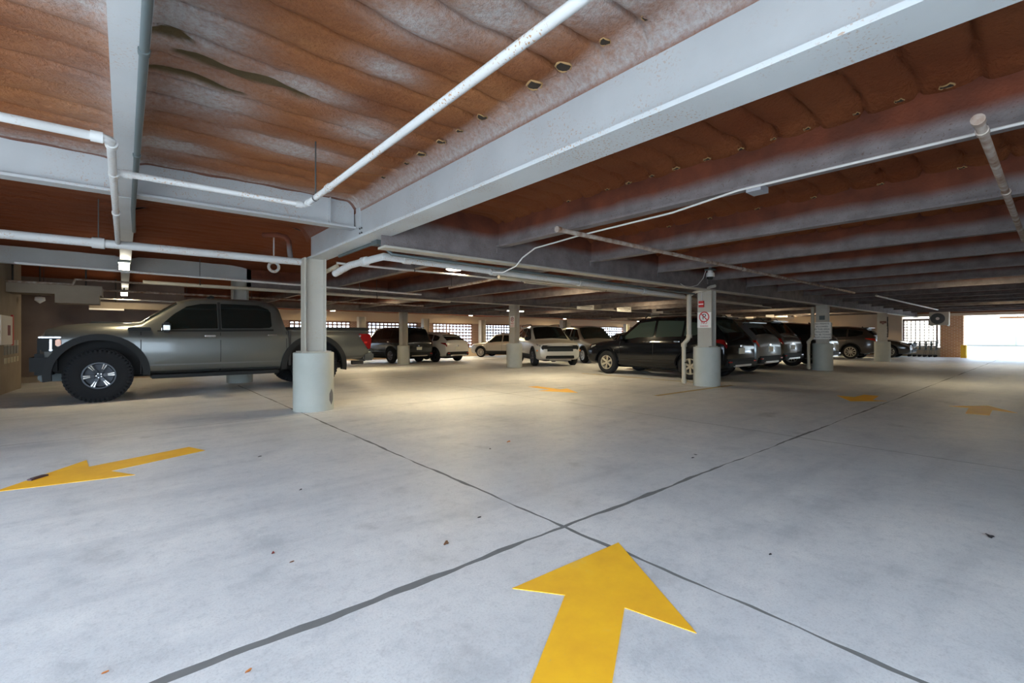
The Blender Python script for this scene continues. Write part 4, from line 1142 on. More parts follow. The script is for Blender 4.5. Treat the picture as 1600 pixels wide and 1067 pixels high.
WHEELS = {}
def wheel_meshes(key, r, w, rim_r, spokes, rim_mat, lug=False, twin=False, back=None):
    if key in WHEELS: return WHEELS[key]
    mb = MB()
    prof = [(rim_r, -w / 2 + .02), (rim_r + .03, -w / 2), (r - .05, -w / 2 - .005), (r - .012, -w / 2 + .03), (r, -w / 2 + .06), (r, w / 2 - .06), (r - .012, w / 2 - .03), (r - .05, w / 2 + .005), (rim_r + .03, w / 2), (rim_r, w / 2 - .02), (rim_r - .01, 0), (rim_r, -w / 2 + .02)]
    mb.lathe(prof, 40, None, 'y')
    if lug:
        N = 44
        for k in range(N):
            for j, yy in enumerate((-w * .36, -w * .12, w * .12, w * .36)):
                a = 2 * math.pi * (k + (j % 2) * .5) / N
                Mx = Matrix.Rotation(-a, 4, 'Y') @ Matrix.Translation((r, yy, 0))
                mb.box(-.012, .014, -w * .10, w * .10, -.020, .020, None, Mx)
            a = 2 * math.pi * k / N
            for sd in (-1, 1):
                Mx = Matrix.Rotation(-a, 4, 'Y') @ Matrix.Translation((r - .035, sd * w * .5, 0))
                mb.box(-.03, .03, -.008, .008, -.016, .016, None, Mx)
    t = mb.build('tyre', M_TIRE, None, smooth=50)
    mb = MB()
    y = w / 2 - .03
    mb.lathe([(rim_r, y), (rim_r, y + .022), (rim_r - .022, y + .022), (rim_r - .035, y - .03), (rim_r - .04, -w / 2 + .03)], 36, rim_mat, 'y')
    mb.lathe([(rim_r - .03, y - .10), (.001, y - .10)], 24, back or M_UNDER, 'y')
    mb.lathe([(.001, y + .005), (.045, y + .005), (.06, y - .01), (.065, y - .09)], 20, rim_mat, 'y')
    for k in range(spokes):
        a = 2 * math.pi * k / spokes
        offs = (-.09, .09) if twin else (0,)
        for of in offs:
            hw0, hw1 = (.020, .016) if twin else (.022, .034 if spokes < 8 else .026)
            if spokes >= 8 and not twin: hw0, hw1 = .014, .022
            R_ = Matrix.Rotation(-(a + of), 4, 'Y')
            vs_ = [(.04, y - .045, -hw0), (.04, y - .045, hw0), (.04, y - .005, hw0), (.04, y - .005, -hw0),
                   (rim_r - .02, y - .035, -hw1), (rim_r - .02, y - .035, hw1), (rim_r - .02, y + .012, hw1), (rim_r - .02, y + .012, -hw1)]
            mb.add([R_ @ Vector(v) for v in vs_], [(0, 1, 2, 3), (4, 7, 6, 5), (0, 4, 5, 1), (1, 5, 6, 2), (2, 6, 7, 3), (3, 7, 4, 0)], rim_mat)
            if lug:
                mb.add([R_ @ Vector(v) for v in [(rim_r * .5, y + .003, -.004), (rim_r * .5, y + .003, .004), (rim_r * .93, y + .016, .010), (rim_r * .93, y + .016, -.010)]], [(0, 1, 2, 3)], M_ALLOY)
    for k in range(5):
        a = 2 * math.pi * k / 5
        mb.lathe([(.001, y + .012), (.009, y + .012), (.009, y)], 6, M_CHROME, 'y', (.038 * math.cos(a), 0, .038 * math.sin(a)))
    rm = mb.build('rim', None, None, smooth=40)
    res = (t.data, rm.data)
    bpy.data.objects.remove(t); bpy.data.objects.remove(rm)
    WHEELS[key] = res
    return res
def put_wheel(parent, key, x, y, r, left, rot, spinargs):
    tm, rm = wheel_meshes(key, *spinargs)
    t = bpy.data.objects.new('wheel', tm); COL.objects.link(t); t.parent = parent
    t.location = (x, y, r); t.rotation_euler = (0, rot, 0) if left else (0, rot, math.pi)
    q = bpy.data.objects.new('rim', rm); COL.objects.link(q); q.parent = t
    return t

def vehicle(name, label, cat, center, heading, L, W, H, st, wf, wr, r, paint_m, wheel, glass, extras, z=None, track=None, gm=None):
    z = zfloor(center[0], center[1]) if z is None else z
    root = empty(name, (center[0], center[1], z), math.radians(heading)); tag(root, label, cat)
    car = Car(L, st)
    track = track or (W - .24)
    car.body(paint_m, root, wf, wr, r, track, ca=1.34 if name == 'pickup_truck' else 1.16)
    key, args = wheel
    for x in (wf, wr):
        for sd in (1, -1):
            put_wheel(root, key, x, sd * (track / 2 + .02), r, sd > 0, random.uniform(0, 1), args)
    for nm, rows, both in glass:
        if both: car.patch(nm, rows, gm or M_GLASS, root, .007, 8, True)
        else: car.patch(nm, rows, gm or M_GLASS, root, .007, 4, False, (1, -1))
    extras(car, root)
    return root

def seams(car, root, fs, q0=2.0, q1=4.95):
    for f in fs:
        for o in car.patch('door_seam', [(f - .0012, q0, q1), (f + .0012, q0, q1)], M_BLK, root, .003, 6, False, (1, -1)): pass
def box_part(name, root, x0, x1, y0, y1, z0, z1, mat, bev=.01):
    mb = MB(); mb.box(x0, x1, y0, y1, z0, z1)
    o = mb.build(name, mat, None)
    bm = bmesh.new(); bm.from_mesh(o.data)
    b_ = min(bev, .45 * min(x1 - x0, y1 - y0, z1 - z0))
    bmesh.ops.bevel(bm, geom=bm.edges[:], offset=b_, segments=2, affect='EDGES'); bm.to_mesh(o.data); bm.free()
    o.data.shade_smooth(); o.data.set_sharp_from_angle(angle=math.radians(50))
    o.parent = root
    return o
def mirror_part(car, root, f, q, mat, size=(.10, .22, .15)):
    for sd in (1, -1):
        p = car.S(f, q, sd)
        o = box_part('wing_mirror', root, p.x - size[0] / 2, p.x + size[0] / 2, min(p.y, p.y + sd * size[1]), max(p.y, p.y + sd * size[1]), p.z + .02, p.z + .02 + size[2], mat, .035)
def handles(car, root, fs, q, mat, ln=.19):
    for f in fs:
        for sd in (1, -1):
            p = car.S(f, q, sd)
            box_part('door_handle', root, p.x - ln / 2, p.x + ln / 2, p.y - .02, p.y + .02, p.z - .018, p.z + .018, mat, .012)
def arch(car, root, x, r, yo, mat, wid=.05, thick=.05, a0=-8, a1=188, nm='wheel_arch_trim', k=1.13):
    for sd in (1, -1):
        mb = MB(); n = 22; vs_ = []
        for i in range(n + 1):
            a = math.radians(a0 + (a1 - a0) * i / n)
            c, s_ = math.cos(a), math.sin(a)
            for rr, yy in ((r * k, yo - thick), (r * k, yo + .012), (r * k + wid, yo + .006), (r * k + wid, yo - thick)):
                vs_.append((x + rr * c, sd * yy, r * 1.04 + rr * s_))
        fs_ = [(i * 4 + k, i * 4 + (k + 1) % 4, (i + 1) * 4 + (k + 1) % 4, (i + 1) * 4 + k) for i in range(n) for k in range(4)]
        mb.add(vs_, fs_); mb.build(nm, mat, root, smooth=40)

# ---- the grey pickup
def truck():
    L, W, H = 5.78, 2.04, 1.98
    def F(f):
        g = (f * 5.85 - .17) / 5.78
        g0 = (.235 * 5.85 - .17) / 5.78
        return f * g0 / .235 if f < .235 else (g if f < .7 else g + (f - .7) / .3 * (1 - (5.85 - .17) / 5.78))
    st = [(0, .62, 1.10, 1.18, .80, .70), (.012, .54, 1.18, 1.28, .90, .80), (.05, .50, 1.23, 1.35, .96, .84), (.12, .48, 1.26, 1.39, .985, .86), (.235, .44, 1.26, 1.41, .985, .86),
          (.26, .44, 1.25, 1.43, .985, .84), (.36, .44, 1.235, 1.86, .985, .74), (.40, .44, 1.235, 1.935, .985, .70), (.50, .44, 1.24, 1.965, .985, .70), (.60, .44, 1.25, 1.95, .985, .70),
          (.655, .44, 1.26, 1.90, .985, .69), (.672, .44, 1.265, 1.80, .985, .70), (.690, .44, 1.27, 1.30, .98, .92), (.70, .50, 1.27, 1.33, .99, .94), (.80, .56, 1.28, 1.34, 1.0, .95), (.97, .60, 1.28, 1.34, .985, .93), (.99, .64, 1.26, 1.32, .955, .90), (1.0, .70, 1.22, 1.28, .92, .86)]
    st = [(F(q[0]), *q[1:]) for q in st]
    wf, wr, r = L / 2 - .76, L / 2 - .76 - 3.70, .465
    pm = mat_paint('grey_truck_paint', (.12, .125, .115), .55, .34)
    glass = [('windshield', [(.268, 6.4, 9.6), (.31, 6.35, 9.65), (.355, 6.3, 9.7)], True),
             ('rear_window', [(.675, 6.4, 9.6), (.686, 6.5, 9.5)], True),
             ('front_window', [(.318, 5.12, 5.5), (.345, 5.12, 5.72), (.38, 5.12, 5.86), (.42, 5.12, 5.90), (.468, 5.12, 5.90)], False),
             ('rear_side_window', [(.480, 5.12, 5.90), (.52, 5.12, 5.90), (.60, 5.12, 5.90), (.632, 5.14, 5.82), (.640, 5.2, 5.7)], False)]
    glass = [(a, [(F(q[0]), *q[1:]) for q in rr], b) for a, rr, b in glass]
    def ex(car, root):
        # black flared arches, bumper, grille
        arch(car, root, wf, r, 1.0, M_PLAS, .11, .10, -8, 184, 'fender_flare', 1.31)
        arch(car, root, wr, r, 1.01, M_PLAS, .11, .10, -4, 190, 'fender_flare', 1.31)
        box_part('front_bumper', root, L / 2 - .22, L / 2 + .12, -.94, .94, .50, .86, M_PLAS, .06)
        box_part('skid_plate', root, L / 2 - .3, L / 2 + .06, -.5, .5, .36, .50, M_CONDUIT, .03)
        g_ = box_part('grille', root, L / 2 - .03, L / 2 + .05, -.66, .66, .84, 1.14, M_PLAS, .02)
        for k in range(4): box_part('grille_bar', root, L / 2 + .045, L / 2 + .06, -.6, .6, .88 + k * .065, .90 + k * .065, M_CONDUIT, .006)
        box_part('rear_bumper', root, -L / 2 - .12, -L / 2 + .16, -.93, .93, .56, .76, plain('dark_bumper_paint', (.10, .105, .10), .4, .4), .04)
        box_part('tow_hitch', root, -L / 2 - .2, -L / 2 + .1, -.06, .06, .42, .52, M_DARKST, .01)
        for sd in (1, -1):
            s0, s1 = sorted((sd * .80, sd * .965))
            h = box_part('headlight', root, L / 2 - .26, L / 2 - .0, s0, s1, .90, 1.16, M_PLAS, .03)
            s0, s1 = sorted((sd * .86, sd * .975))
            box_part('lamp_band', h, L / 2 - .17, L / 2 - .12, s0, s1, .91, 1.12, M_HEAD, .01)
            box_part('lamp_top_band', h, L / 2 - .27, L / 2 + .005, s0, s1, 1.13, 1.155, M_HEAD, .006)
            box_part('amber_marker', h, L / 2 - .27, L / 2 - .20, *sorted((sd * .90, sd * .985)), .99, 1.11, M_AMBER, .015)
            t = MB(); yy = sd * .99
            # tapering tail lamp on the rear corner
            pf = [(-L / 2 + .30, 1.22), (-L / 2 + .02, 1.22), (-L / 2 - .02, 1.10), (-L / 2 - .0, .86), (-L / 2 + .06, .84), (-L / 2 + .22, 1.06)]
            vs_ = [(x, yy * .9, z) for x, z in pf] + [(x, yy * 1.0, z) for x, z in pf]
            n = 6; t.add(vs_, [tuple(range(n))[::-1], tuple(range(n, 2 * n))] + [(i, (i + 1) % n, n + (i + 1) % n, n + i) for i in range(n)])
            tl = t.build('taillight', M_TAIL, root)
            box_part('brake_segment', tl, -L / 2 + .08, -L / 2 + .17, *sorted((yy * .97, yy * 1.006)), .98, 1.04, M_TAILB, .01)
            box_part('reverse_segment', tl, -L / 2 + .24, -L / 2 + .28, *sorted((yy * .97, yy * 1.006)), 1.14, 1.20, M_HEAD, .01)
            # fender vent
            box_part('fender_vent', root, L / 2 - 1.49, L / 2 - 1.15, *sorted((sd * .90, sd * .955)), 1.27, 1.33, M_PLAS, .012)
            # running board
            box_part('running_board', root, wr + .76, wf - .72, *sorted((sd * .78, sd * 1.03)), .36, .43, M_PLAS, .02)
        box_part('tonneau_cover', root, -L / 2 + .05, -L / 2 + 1.76, -.86, .86, 1.335, 1.375, M_PLAS, .012)
        for sd in (1, -1): box_part('bed_rail', root, -L / 2 + .02, -L / 2 + 1.78, *sorted((sd * .86, sd * .97)), 1.30, 1.365, M_PLAS, .012)
        box_part('cab_gap', root, L / 2 - F(.703) * L, L / 2 - F(.694) * L, -.99, .99, .52, 1.285, M_BLK, .002)
        box_part('frame_rail', root, wr - .9, wf + .4, -.5, .5, .38, .50, M_UNDER, .02)
        box_part('rear_axle', root, wr - .06, wr + .06, -.8, .8, .38, .52, M_UNDER, .02)
        box_part('front_axle', root, wf - .06, wf + .06, -.8, .8, .38, .52, M_UNDER, .02)
        seams(car, root, (F(.258), F(.475), F(.688)), 1.2, 4.97)
        car.patch('b_pillar', [(F(.4705), 5.05, 5.95), (F(.478), 5.05, 5.95)], M_PLAS, root, .010, 4, False, (1, -1))
        car.patch('side_crease', [(F(.27), 2.28, 2.36), (F(.4), 2.28, 2.36), (F(.68), 2.28, 2.36)], plain('crease_shade_plastic', (.12, .125, .12), .4, .4), root, .004, 2, False, (1, -1))
        car.patch('belt_trim', [(F(.30), 5.02, 5.09), (F(.45), 5.02, 5.09), (F(.645), 5.02, 5.09)], M_PLAS, root, .008, 2, False, (1, -1))
        handles(car, root, (F(.445), F(.640)), 4.2, M_CHROME, .20)
        for sd in (1, -1):
            p = car.S(F(.33), 5.0, sd)
            m_ = box_part('wing_mirror', root, p.x - .02, p.x + .12, *sorted((p.y + sd * .07, p.y + sd * .30)), p.z - .01, p.z + .19, M_PLAS, .03)
            box_part('mirror_light', m_, p.x + .11, p.x + .125, *sorted((p.y + sd * .10, p.y + sd * .26)), p.z + .03, p.z + .08, M_CHROME, .004)
            box_part('mirror_side_marker', m_, p.x - .0, p.x + .10, *sorted((p.y + sd * .292, p.y + sd * .305)), p.z + .04, p.z + .13, M_ALLOY, .004)
            box_part('mirror_arm', m_, p.x + .02, p.x + .09, *sorted((p.y, p.y + sd * .10)), p.z + .02, p.z + .07, M_PLAS, .01)
        box_part('hood_scoop', root, L / 2 - 1.25, L / 2 - .6, -.32, .32, 1.38, 1.44, M_PLAS, .03)
        mb = MB(); mb.tube([(L / 2 - 2.43, .5, 1.95), (L / 2 - 2.49, .5, 1.99), (L / 2 - 2.55, .5, 1.97)], .03, 6); mb.build('roof_antenna', M_PLAS, root)
    return vehicle('pickup_truck', 'grey pickup truck with huge knobbly tyres parked behind the nearest column', 'pickup truck', (-.34 - .76 + L / 2 - .0, 12.0), 180, L, W, H, st, wf, wr, r, pm,
                   ('truck', (r, .31, .235, 6, M_DALLOY, True, True, plain('brake_disc_grey', (.04, .045, .055), .5, .2))), glass, ex, track=1.80)
truck()

def suv_st(H, W, hood=.98, belt=1.02, zb=.24, slope_r=.05, cowl=.25, roof0=.42, rr=.90, tail=.985, nose=.78):
    w = W / 2; t = w * .72
    return [(0, zb + .18, nose - .12, nose - .04, w * .72, w * .6), (.012, zb + .08, nose, nose + .07, w * .88, w * .76), (.04, zb + .03, hood - .12, hood - .05, w * .955, w * .83),
            (.12, zb, hood - .06, hood + .02, w * .99, w * .85), (cowl, zb, belt - .04, hood + .07, w, w * .84), ((cowl + roof0) / 2 + .02, zb, belt - .02, (hood + H) / 2 + .08, w, w * .79), (roof0, zb, belt, H - .05, w, t), (.52, zb, belt + .01, H, w, t),
            (.72, zb, belt + .03, H - .01, w, t * .99), (rr, zb + .02, belt + .05, H - .05 - slope_r, w * .985, t * .96), (tail, zb + .10, belt + .03, belt + .10, w * .95, w * .80), (.995, zb + .16, belt - .08, belt - .03, w * .91, w * .78), (1.0, zb + .22, belt - .16, belt - .12, w * .86, w * .72)]
def suv_glass(cowl=.25, roof0=.42, rr=.90, tail=.985, d_end=.88):
    m = (cowl + roof0) / 2
    return [('windshield', [(cowl + .008, 6.4, 9.6), (m, 6.35, 9.65), (roof0 - .008, 6.3, 9.7)], True),
            ('rear_window', [(rr + .008, 6.35, 9.65), ((rr + tail) / 2, 6.3, 9.7), (tail - .018, 6.35, 9.65)], True),
            ('front_window', [(cowl + .075, 5.14, 5.45), (m + .04, 5.14, 5.72), (roof0 + .01, 5.14, 5.88), (.545, 5.14, 5.90)], False),
            ('rear_side_window', [(.562, 5.14, 5.90), (.64, 5.14, 5.90), (.735, 5.14, 5.88)], False),
            ('quarter_window', [(.75, 5.16, 5.86), (.82, 5.2, 5.84), (d_end, 5.4, 5.75)], False)]
def suv_extras(L, W, H, wf, wr, r, paint_m, clad=True, rails=False, front='suv', tail_q=(3.9, 4.9), tail_f=(.955, .985), plate=True, head_q=(4.0, 4.9), handle_m=None, mirror_m=None, tail_m=None, lower_m=None, arch_w=.05, belt=1.02, zb=.24, extra=None):
    def ex(car, root):
        if clad:
            arch(car, root, wf, r, W / 2 + .0, lower_m or M_PLAS, arch_w, .05, 0, 180)
            arch(car, root, wr, r, W / 2 + .0, lower_m or M_PLAS, arch_w, .05, 0, 180)
            fa = (L / 2 - (wf - r * 1.2)) / L; fb = (L / 2 - (wr + r * 1.2)) / L
            car.patch('sill_cladding', [(fa, 1.0, 2.5), ((fa + fb) / 2, 1.0, 2.5), (fb, 1.0, 2.5)], lower_m or M_PLAS, root, .012, 4, False, (1, -1))
        seams(car, root, (.30, .552, .742), 2.4, 4.97)
        car.patch('headlight', [(.006, head_q[0] + .2, head_q[1]), (.02, head_q[0], head_q[1]), (.06, head_q[0] + .1, head_q[1]), (.095, head_q[1] - .35, head_q[1])], M_HEAD, root, .012, 4, False, (1, -1))
        a, b_ = tail_f
        car.patch('taillight', [(a - .05, tail_q[1] - .45, tail_q[1] - .05), (a, tail_q[0] + .1, tail_q[1]), (b_, tail_q[0], tail_q[1]), (.997, tail_q[0] + .1, tail_q[1])], tail_m or M_TAIL, root, .012, 4, False, (1, -1))
        handles(car, root, (.515, .71), 4.35, handle_m or paint_m, .18)
        mirror_part(car, root, .335, 5.0, mirror_m or paint_m)
        for sd in (1, -1):
            hl = box_part('headlight_housing', root, L / 2 - .16, L / 2 + .004, *sorted((sd * W * .28, sd * W * .415)), .68, .80, M_PLAS, .02)
            box_part('headlight_lens', hl, L / 2 - .02, L / 2 + .010, *sorted((sd * W * .30, sd * W * .40)), .71, .77, M_HEAD, .01)
        # front face
        box_part('grille', root, L / 2 - .06, L / 2 + .012, -W * .30, W * .30, .58, .76, M_PLAS, .02)
        for k in range(3): box_part('grille_bar', root, L / 2 + .008, L / 2 + .02, -W * .28, W * .28, .61 + k * .05, .622 + k * .05, M_CONDUIT, .004)
        box_part('lower_intake', root, L / 2 - .10, L / 2 + .006, -W * .32, W * .32, .32, .46, M_PLAS, .02)
        box_part('front_skid', root, L / 2 - .12, L / 2 + .014, -W * .22, W * .22, .27, .32, M_ALLOY, .01)
        # rear face
        box_part('rear_bumper', root, -L / 2 - .05, -L / 2 + .14, -W * .44, W * .44, zb + .12, zb + .34, M_PLAS, .04)
        box_part('rear_skid', root, -L / 2 - .06, -L / 2 + .05, -W * .26, W * .26, zb + .13, zb + .2, M_ALLOY, .015)
        if plate:
            box_part('license_plate', root, -L / 2 - .02, -L / 2 + .02, -.16, .16, .70, .85, M_PLATE, .006)
        box_part('tail_badge', root, -L / 2 - .012, -L / 2 + .02, -.05, .05, .88, .93, M_CHROME, .01)
        for sd in (1, -1): box_part('rear_reflector', root, -L / 2 - .056, -L / 2 - .02, *sorted((sd * W * .34, sd * W * .42)), zb + .24, zb + .28, M_TAILB, .006)
        mb = MB()
        p = car.S(.90, 7.9, 1); box_part('roof_spoiler', root, p.x - .12, p.x + .12, -W * .33, W * .33, p.z - .0, p.z + .035, paint_m, .012)
        if rails:
            for sd in (1, -1):
                mb = MB(); y = sd * W * .345
                mb.tube([(L / 2 - .46 * L, y, H - .03), (L / 2 - .48 * L, y, H + .045), (L / 2 - .66 * L, y, H + .05), (L / 2 - .84 * L, y, H + .03), (L / 2 - .86 * L, y, H - .05)], .018, 6)
                mb.build('roof_rail', M_PLAS, root, smooth=True)
        mb = MB(); p = car.S(.84, 7.95, 1); mb.lathe([(.04, 0), (.012, .07), (.001, .075)], 8, None, 'z', (p.x, 0, p.z - .01)); mb.build('antenna_fin', M_PLAS, root)
        box_part('underbody', root, wr - .5, wf + .5, -.55, .55, zb - .03, zb + .08, M_UNDER, .02)
        if extra: extra(car, root)
    return ex

W5 = ('five', (.35, .22, .235, 5, M_ALLOY, False, False, None))
def S5(key, r, rr, sp, m, twin=False): return (key, (r, .225, rr, sp, m, False, twin, None))
def place_by_side(xl, yrear, heading_y, L, W):
    return (xl + W / 2, yrear + L / 2)

# black SUV beside the column (wheels at X 11.6, Y 6.3 and 9.05)
L, W, H = 4.6, 1.86, 1.72
blk = mat_paint('black_car_paint', (.006, .007, .009), .0, .12)
vehicle('sport_utility_vehicle', 'black SUV with silver five-spoke wheels beside the NO PARKING column', 'car', (11.48 + W / 2, 5.38 + L / 2), 90, L, W, H, suv_st(H, W, .98, 1.04, .26), L / 2 - .90, L / 2 - .90 - 2.76, .355, blk,
        S5('black_suv', .355, .215, 6, plain('beige_alloy', (.50, .46, .36), .4, .5)), suv_glass(), suv_extras(L, W, H, L / 2 - .9, L / 2 - .9 - 2.76, .355, blk, clad=True, rails=True, handle_m=M_CHROME, lower_m=blk), gm=plain('greenish_car_glass', (.035, .05, .042), .05))
# silver compact SUV
L, W, H = 4.6, 1.88, 1.66
slv = mat_paint('silver_blue_paint', (.30, .32, .32), .7, .3)
vehicle('sport_utility_vehicle', 'silver crossover seen from behind with red slanted taillights, right of the black SUV', 'car', (13.95 + W / 2, 5.6 + L / 2), 90, L, W, H, suv_st(H, W, .96, 1.02, .24, .08), L / 2 - .88, L / 2 - .88 - 2.71, .355, slv,
        S5('silver_esc', .355, .24, 9, M_ALLOY), suv_glass(rr=.87), suv_extras(L, W, H, L / 2 - .88, L / 2 - .88 - 2.71, .355, slv, tail_m=M_TAILB, tail_q=(4.1, 4.85), tail_f=(.95, .985)))
# big dark silver SUV
L, W, H = 5.0, 2.0, 1.75
dks = mat_paint('dark_silver_paint', (.16, .145, .13), .75, .25)
vehicle('sport_utility_vehicle', 'large bronze-grey SUV tail, third from the NO PARKING column', 'car', (16.9 + W / 2, 6.0 + L / 2), 90, L, W, H, suv_st(H, W, 1.0, 1.06, .26, .05), L / 2 - .95, L / 2 - .95 - 2.95, .38, dks,
        S5('explorer', .38, .24, 10, M_ALLOY), suv_glass(), suv_extras(L, W, H, L / 2 - .95, L / 2 - .95 - 2.95, .38, dks, rails=True))
# black SUV behind the notice column
L, W, H = 4.9, 1.92, 1.70
blk2 = mat_paint('black_bronze_paint', (.03, .028, .026), .3, .15)
vehicle('sport_utility_vehicle', 'black SUV half hidden by the column with the lettered notice', 'car', (19.85 + W / 2, 5.62 + L / 2), 90, L, W, H, suv_st(H, W, 1.0, 1.04, .26, .05), L / 2 - .95, L / 2 - .95 - 2.85, .37, blk2,
        S5('explorer2', .37, .235, 10, M_ALLOY), suv_glass(), suv_extras(L, W, H, L / 2 - .95, L / 2 - .95 - 2.85, .37, blk2, tail_m=M_HEAD))
# brown-grey SUV between the last two columns
L, W, H = 4.65, 1.84, 1.66
brn = mat_paint('brown_grey_paint', (.10, .09, .085), .6, .28)
vehicle('sport_utility_vehicle', 'brownish-grey SUV with ten-spoke wheels before the beige wall', 'car', (28.2 + W / 2, 5.8 + L / 2), 90, L, W, H, suv_st(H, W, .98, 1.02, .25, .07), L / 2 - .9, L / 2 - .9 - 2.7, .36, brn,
        S5('crv', .36, .255, 10, M_ALLOY), suv_glass(rr=.88), suv_extras(L, W, H, L / 2 - .9, L / 2 - .9 - 2.7, .36, brn, tail_m=M_TAILB))
def sedan_st(H, W):
    w = W / 2
    return [(0, .38, .60, .66, w * .72, w * .6), (.012, .28, .68, .73, w * .88, w * .78), (.05, .22, .76, .81, w * .95, w * .82), (.14, .2, .84, .90, w * .99, w * .85), (.27, .2, .90, .99, w, w * .84),
            (.36, .2, .91, 1.28, w, w * .74), (.44, .2, .92, H - .02, w, w * .66), (.56, .2, .93, H, w, w * .65), (.70, .2, .95, H - .07, w, w * .65), (.86, .24, .97, 1.10, w * .98, w * .76), (.97, .3, .96, 1.04, w * .94, w * .8), (1.0, .45, .80, .86, w * .85, w * .72)]
SG = [('windshield', [(.28, 6.4, 9.6), (.36, 6.35, 9.65), (.432, 6.3, 9.7)], True), ('rear_window', [(.71, 6.3, 9.7), (.79, 6.3, 9.7), (.85, 6.4, 9.6)], True),
      ('front_window', [(.34, 5.14, 5.5), (.44, 5.14, 5.86), (.56, 5.14, 5.88)], False), ('rear_side_window', [(.575, 5.14, 5.88), (.70, 5.14, 5.84), (.78, 5.2, 5.6)], False)]
L, W, H = 4.7, 1.82, 1.42
vehicle('sedan', 'dark car with its nose out past the farthest right column', 'car', (31.5 + W / 2, 5.0 + L / 2), -90, L, W, H, sedan_st(H, W), L / 2 - .9, L / 2 - .9 - 2.75, .33, mat_paint('dark_bronze_paint', (.05, .048, .045), .5, .2),
        S5('sedan_a', .33, .22, 10, M_ALLOY), SG, suv_extras(L, W, H, L / 2 - .9, L / 2 - .9 - 2.75, .33, M_PLAS, clad=False, plate=False, zb=.2))

# back rows, set at an angle
def angled(front_wheel, a_deg, side, L, W, fo, track):
    """front_wheel: ground point of a front wheel; rearward direction a_deg; side=+1 if it is the left wheel"""
    a = math.radians(a_deg); fw = Vector((-math.cos(a), -math.sin(a)))       # forward
    left = Vector((-fw.y, fw.x))
    c = Vector(front_wheel) - left * side * (track / 2) - fw * (L / 2 - fo)
    return (c.x, c.y), math.degrees(math.atan2(fw.y, fw.x))
L, W, H = 4.4, 1.80, 1.64
wht = mat_paint('cream_white_paint', (.62, .60, .52), .0, .25)
def seltos_x(car, root):
    for sd in (1, -1):
        mb = MB(); mb.lathe([(.001, .03), (.075, .03), (.085, 0), (.001, 0)], 18, None, 'x', (2.12, sd * .70, .50)); mb.build('fog_lamp', M_PLAS, root, smooth=True)
        box_part('marker_lamp', root, 1.98, 2.02, *sorted((sd * .84, sd * .895)), .60, .66, M_AMBER, .006)
    box_part('grille_wide', root, L / 2 - .06, L / 2 + .016, -.74, .74, .66, .84, M_PLAS, .03)
    box_part('front_lip', root, L / 2 - .06, L / 2 + .02, -.45, .45, .24, .30, M_ALLOY, .02)
c, h = angled((12.61, 13.55), 62, -1, L, W, .85, 1.57)
vehicle('sport_utility_vehicle', 'white compact SUV facing the camera with a dark grille and roof rails', 'car', c, h, L, W, H, suv_st(H, W, .98, 1.02, .24, .05, nose=.84), L / 2 - .85, L / 2 - .85 - 2.63, .345, wht,
        S5('seltos', .345, .225, 5, M_DALLOY, True), suv_glass(), suv_extras(L, W, H, L / 2 - .85, L / 2 - .85 - 2.63, .345, wht, rails=True, mirror_m=M_PLAS, extra=seltos_x, head_q=(4.3, 4.9)), z=-.03)
L, W, H = 4.62, 1.80, 1.68
gry = mat_paint('warm_grey_paint', (.24, .225, .20), .6, .3)
def forester_x(car, root):
    for sd in (1, -1):
        box_part('corner_marker', root, 2.10, 2.2, *sorted((sd * .80, sd * .86)), .76, .84, M_AMBER, .01)
    box_part('front_plate', root, L / 2, L / 2 + .02, -.16, .16, .46, .56, M_PLATE, .004)
c, h = angled((15.85, 13.75), 66, -1, L, W, .92, 1.57)
vehicle('sport_utility_vehicle', 'grey SUV facing forward between the white SUV and the black SUV', 'car', c, h, L, W, H, suv_st(H, W, .98, 1.02, .25, .04, nose=.84), L / 2 - .92, L / 2 - .92 - 2.64, .345, gry,
        S5('forester', .345, .215, 5, M_ALLOY), suv_glass(), suv_extras(L, W, H, L / 2 - .92, L / 2 - .92 - 2.64, .345, gry, mirror_m=M_PLAS, extra=forester_x), z=-.04)
L, W, H = 4.7, 1.82, 1.44
c, h = angled((20.2, 14.2), 66, -1, L, W, .92, 1.57)
vehicle('sedan', 'grey sedan roof showing behind the black SUV bonnet', 'car', c, h, L, W, H, sedan_st(H, W), L / 2 - .9, L / 2 - .9 - 2.75, .33, gry, S5('sedan_a', .33, .22, 10, M_ALLOY), SG,
        suv_extras(L, W, H, L / 2 - .9, L / 2 - .9 - 2.75, .33, gry, clad=False, plate=False, zb=.2))
# silver SUV, side on, behind the greenish-based column
L, W, H = 4.95, 1.98, 1.78
sv2 = mat_paint('warm_silver_paint', (.36, .33, .29), .6, .3)
c, h = angled((20.7, 28.2), -65, 1, L, W, .95, 1.7)
vehicle('sport_utility_vehicle', 'silver SUV side-on in front of the grille windows', 'car', c, h, L, W, H, suv_st(H, W, 1.04, 1.08, .27, .04), L / 2 - .95, L / 2 - .95 - 2.86, .38, sv2,
        S5('silver2', .38, .27, 10, M_ALLOY), suv_glass(), suv_extras(L, W, H, L / 2 - .95, L / 2 - .95 - 2.86, .38, sv2), z=-.43)
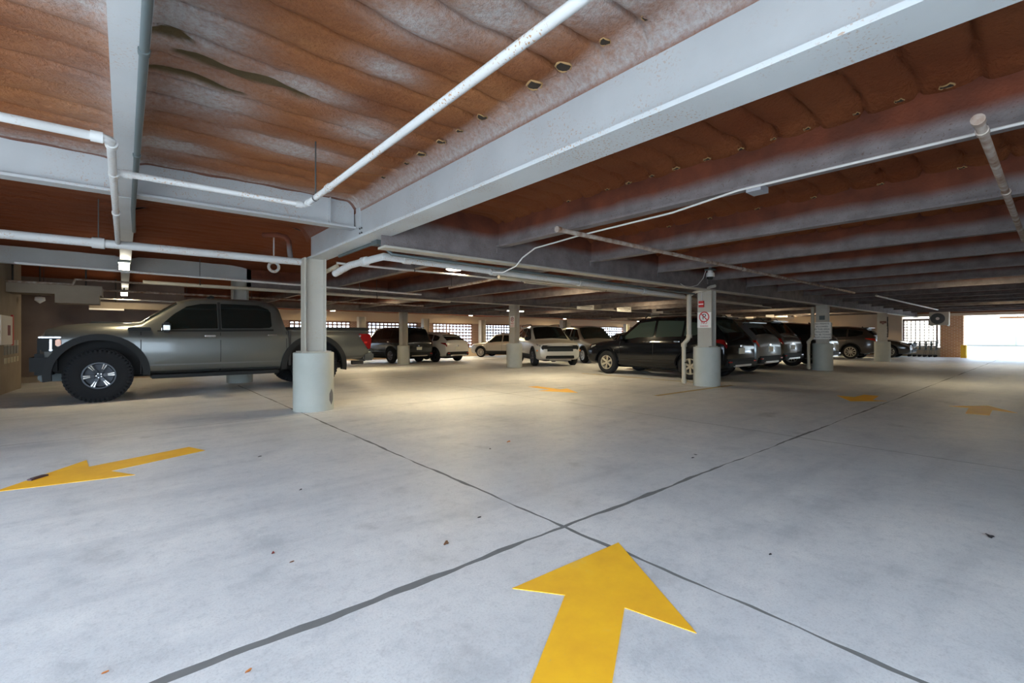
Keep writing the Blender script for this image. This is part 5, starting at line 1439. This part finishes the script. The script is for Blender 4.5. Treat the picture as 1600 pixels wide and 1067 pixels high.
# white SUV showing its tail
L, W, H = 4.5, 1.88, 1.66
wh2 = mat_paint('white_paint_b', (.66, .63, .55), .0, .25)
def white_x(car, root):
    for sd in (1, -1): box_part('exhaust_tip', root, -L / 2 - .09, -L / 2, *sorted((sd * .45, sd * .62)), .34, .42, M_CHROME, .015)
def by_rear(rear_wheel, heading, L, W, ro, track, side=1):
    a = math.radians(heading); fw = Vector((math.cos(a), math.sin(a))); left = Vector((-fw.y, fw.x))
    c = Vector(rear_wheel) - left * side * track / 2 + fw * (L / 2 - ro)
    return (c.x, c.y)
vehicle('sport_utility_vehicle', 'white SUV with dark wheels and red taillights before a grille window', 'car', by_rear((13.1, 22.1), 101, L, W, .92, 1.64), 101, L, W, H, suv_st(H, W, .98, 1.04, .25, .09, rr=.86), L / 2 - .9, L / 2 - .92 - 2.66, .37, wh2,
        S5('white2', .37, .26, 5, M_DALLOY, True), suv_glass(rr=.86, d_end=.85), suv_extras(L, W, H, L / 2 - .9, L / 2 - .92 - 2.66, .37, wh2, extra=white_x), z=-.27)
L, W, H = 5.0, 1.93, 1.88
dkg = mat_paint('charcoal_paint', (.035, .037, .04), .4, .22)
vehicle('sport_utility_vehicle', 'dark boxy SUV with roof rails behind the truck tail', 'car', by_rear((10.75, 22.2), 98, L, W, .95, 1.66), 98, L, W, H, suv_st(H, W, 1.1, 1.14, .32, .02, rr=.94), L / 2 - .95, L / 2 - .95 - 2.85, .40, dkg,
        S5('tahoe', .40, .24, 6, plain('mid_alloy', (.2, .2, .21), .35, .7)), suv_glass(rr=.94, d_end=.92), suv_extras(L, W, H, L / 2 - .95, L / 2 - .95 - 2.85, .40, dkg, rails=True), z=-.25)
L, W, H = 4.9, 1.9, 1.7
tan = mat_paint('tan_silver_paint', (.33, .30, .25), .5, .3)
vehicle('sport_utility_vehicle', 'tan-silver car glimpsed between the truck taillight and the dark SUV', 'car', (7.6, 25.3), 98, L, W, H, suv_st(H, W, 1.0, 1.04, .26), L / 2 - .95, L / 2 - .95 - 2.8, .36, tan,
        S5('tan', .36, .23, 5, M_ALLOY), suv_glass(), suv_extras(L, W, H, L / 2 - .95, L / 2 - .95 - 2.8, .36, tan), z=-.3)
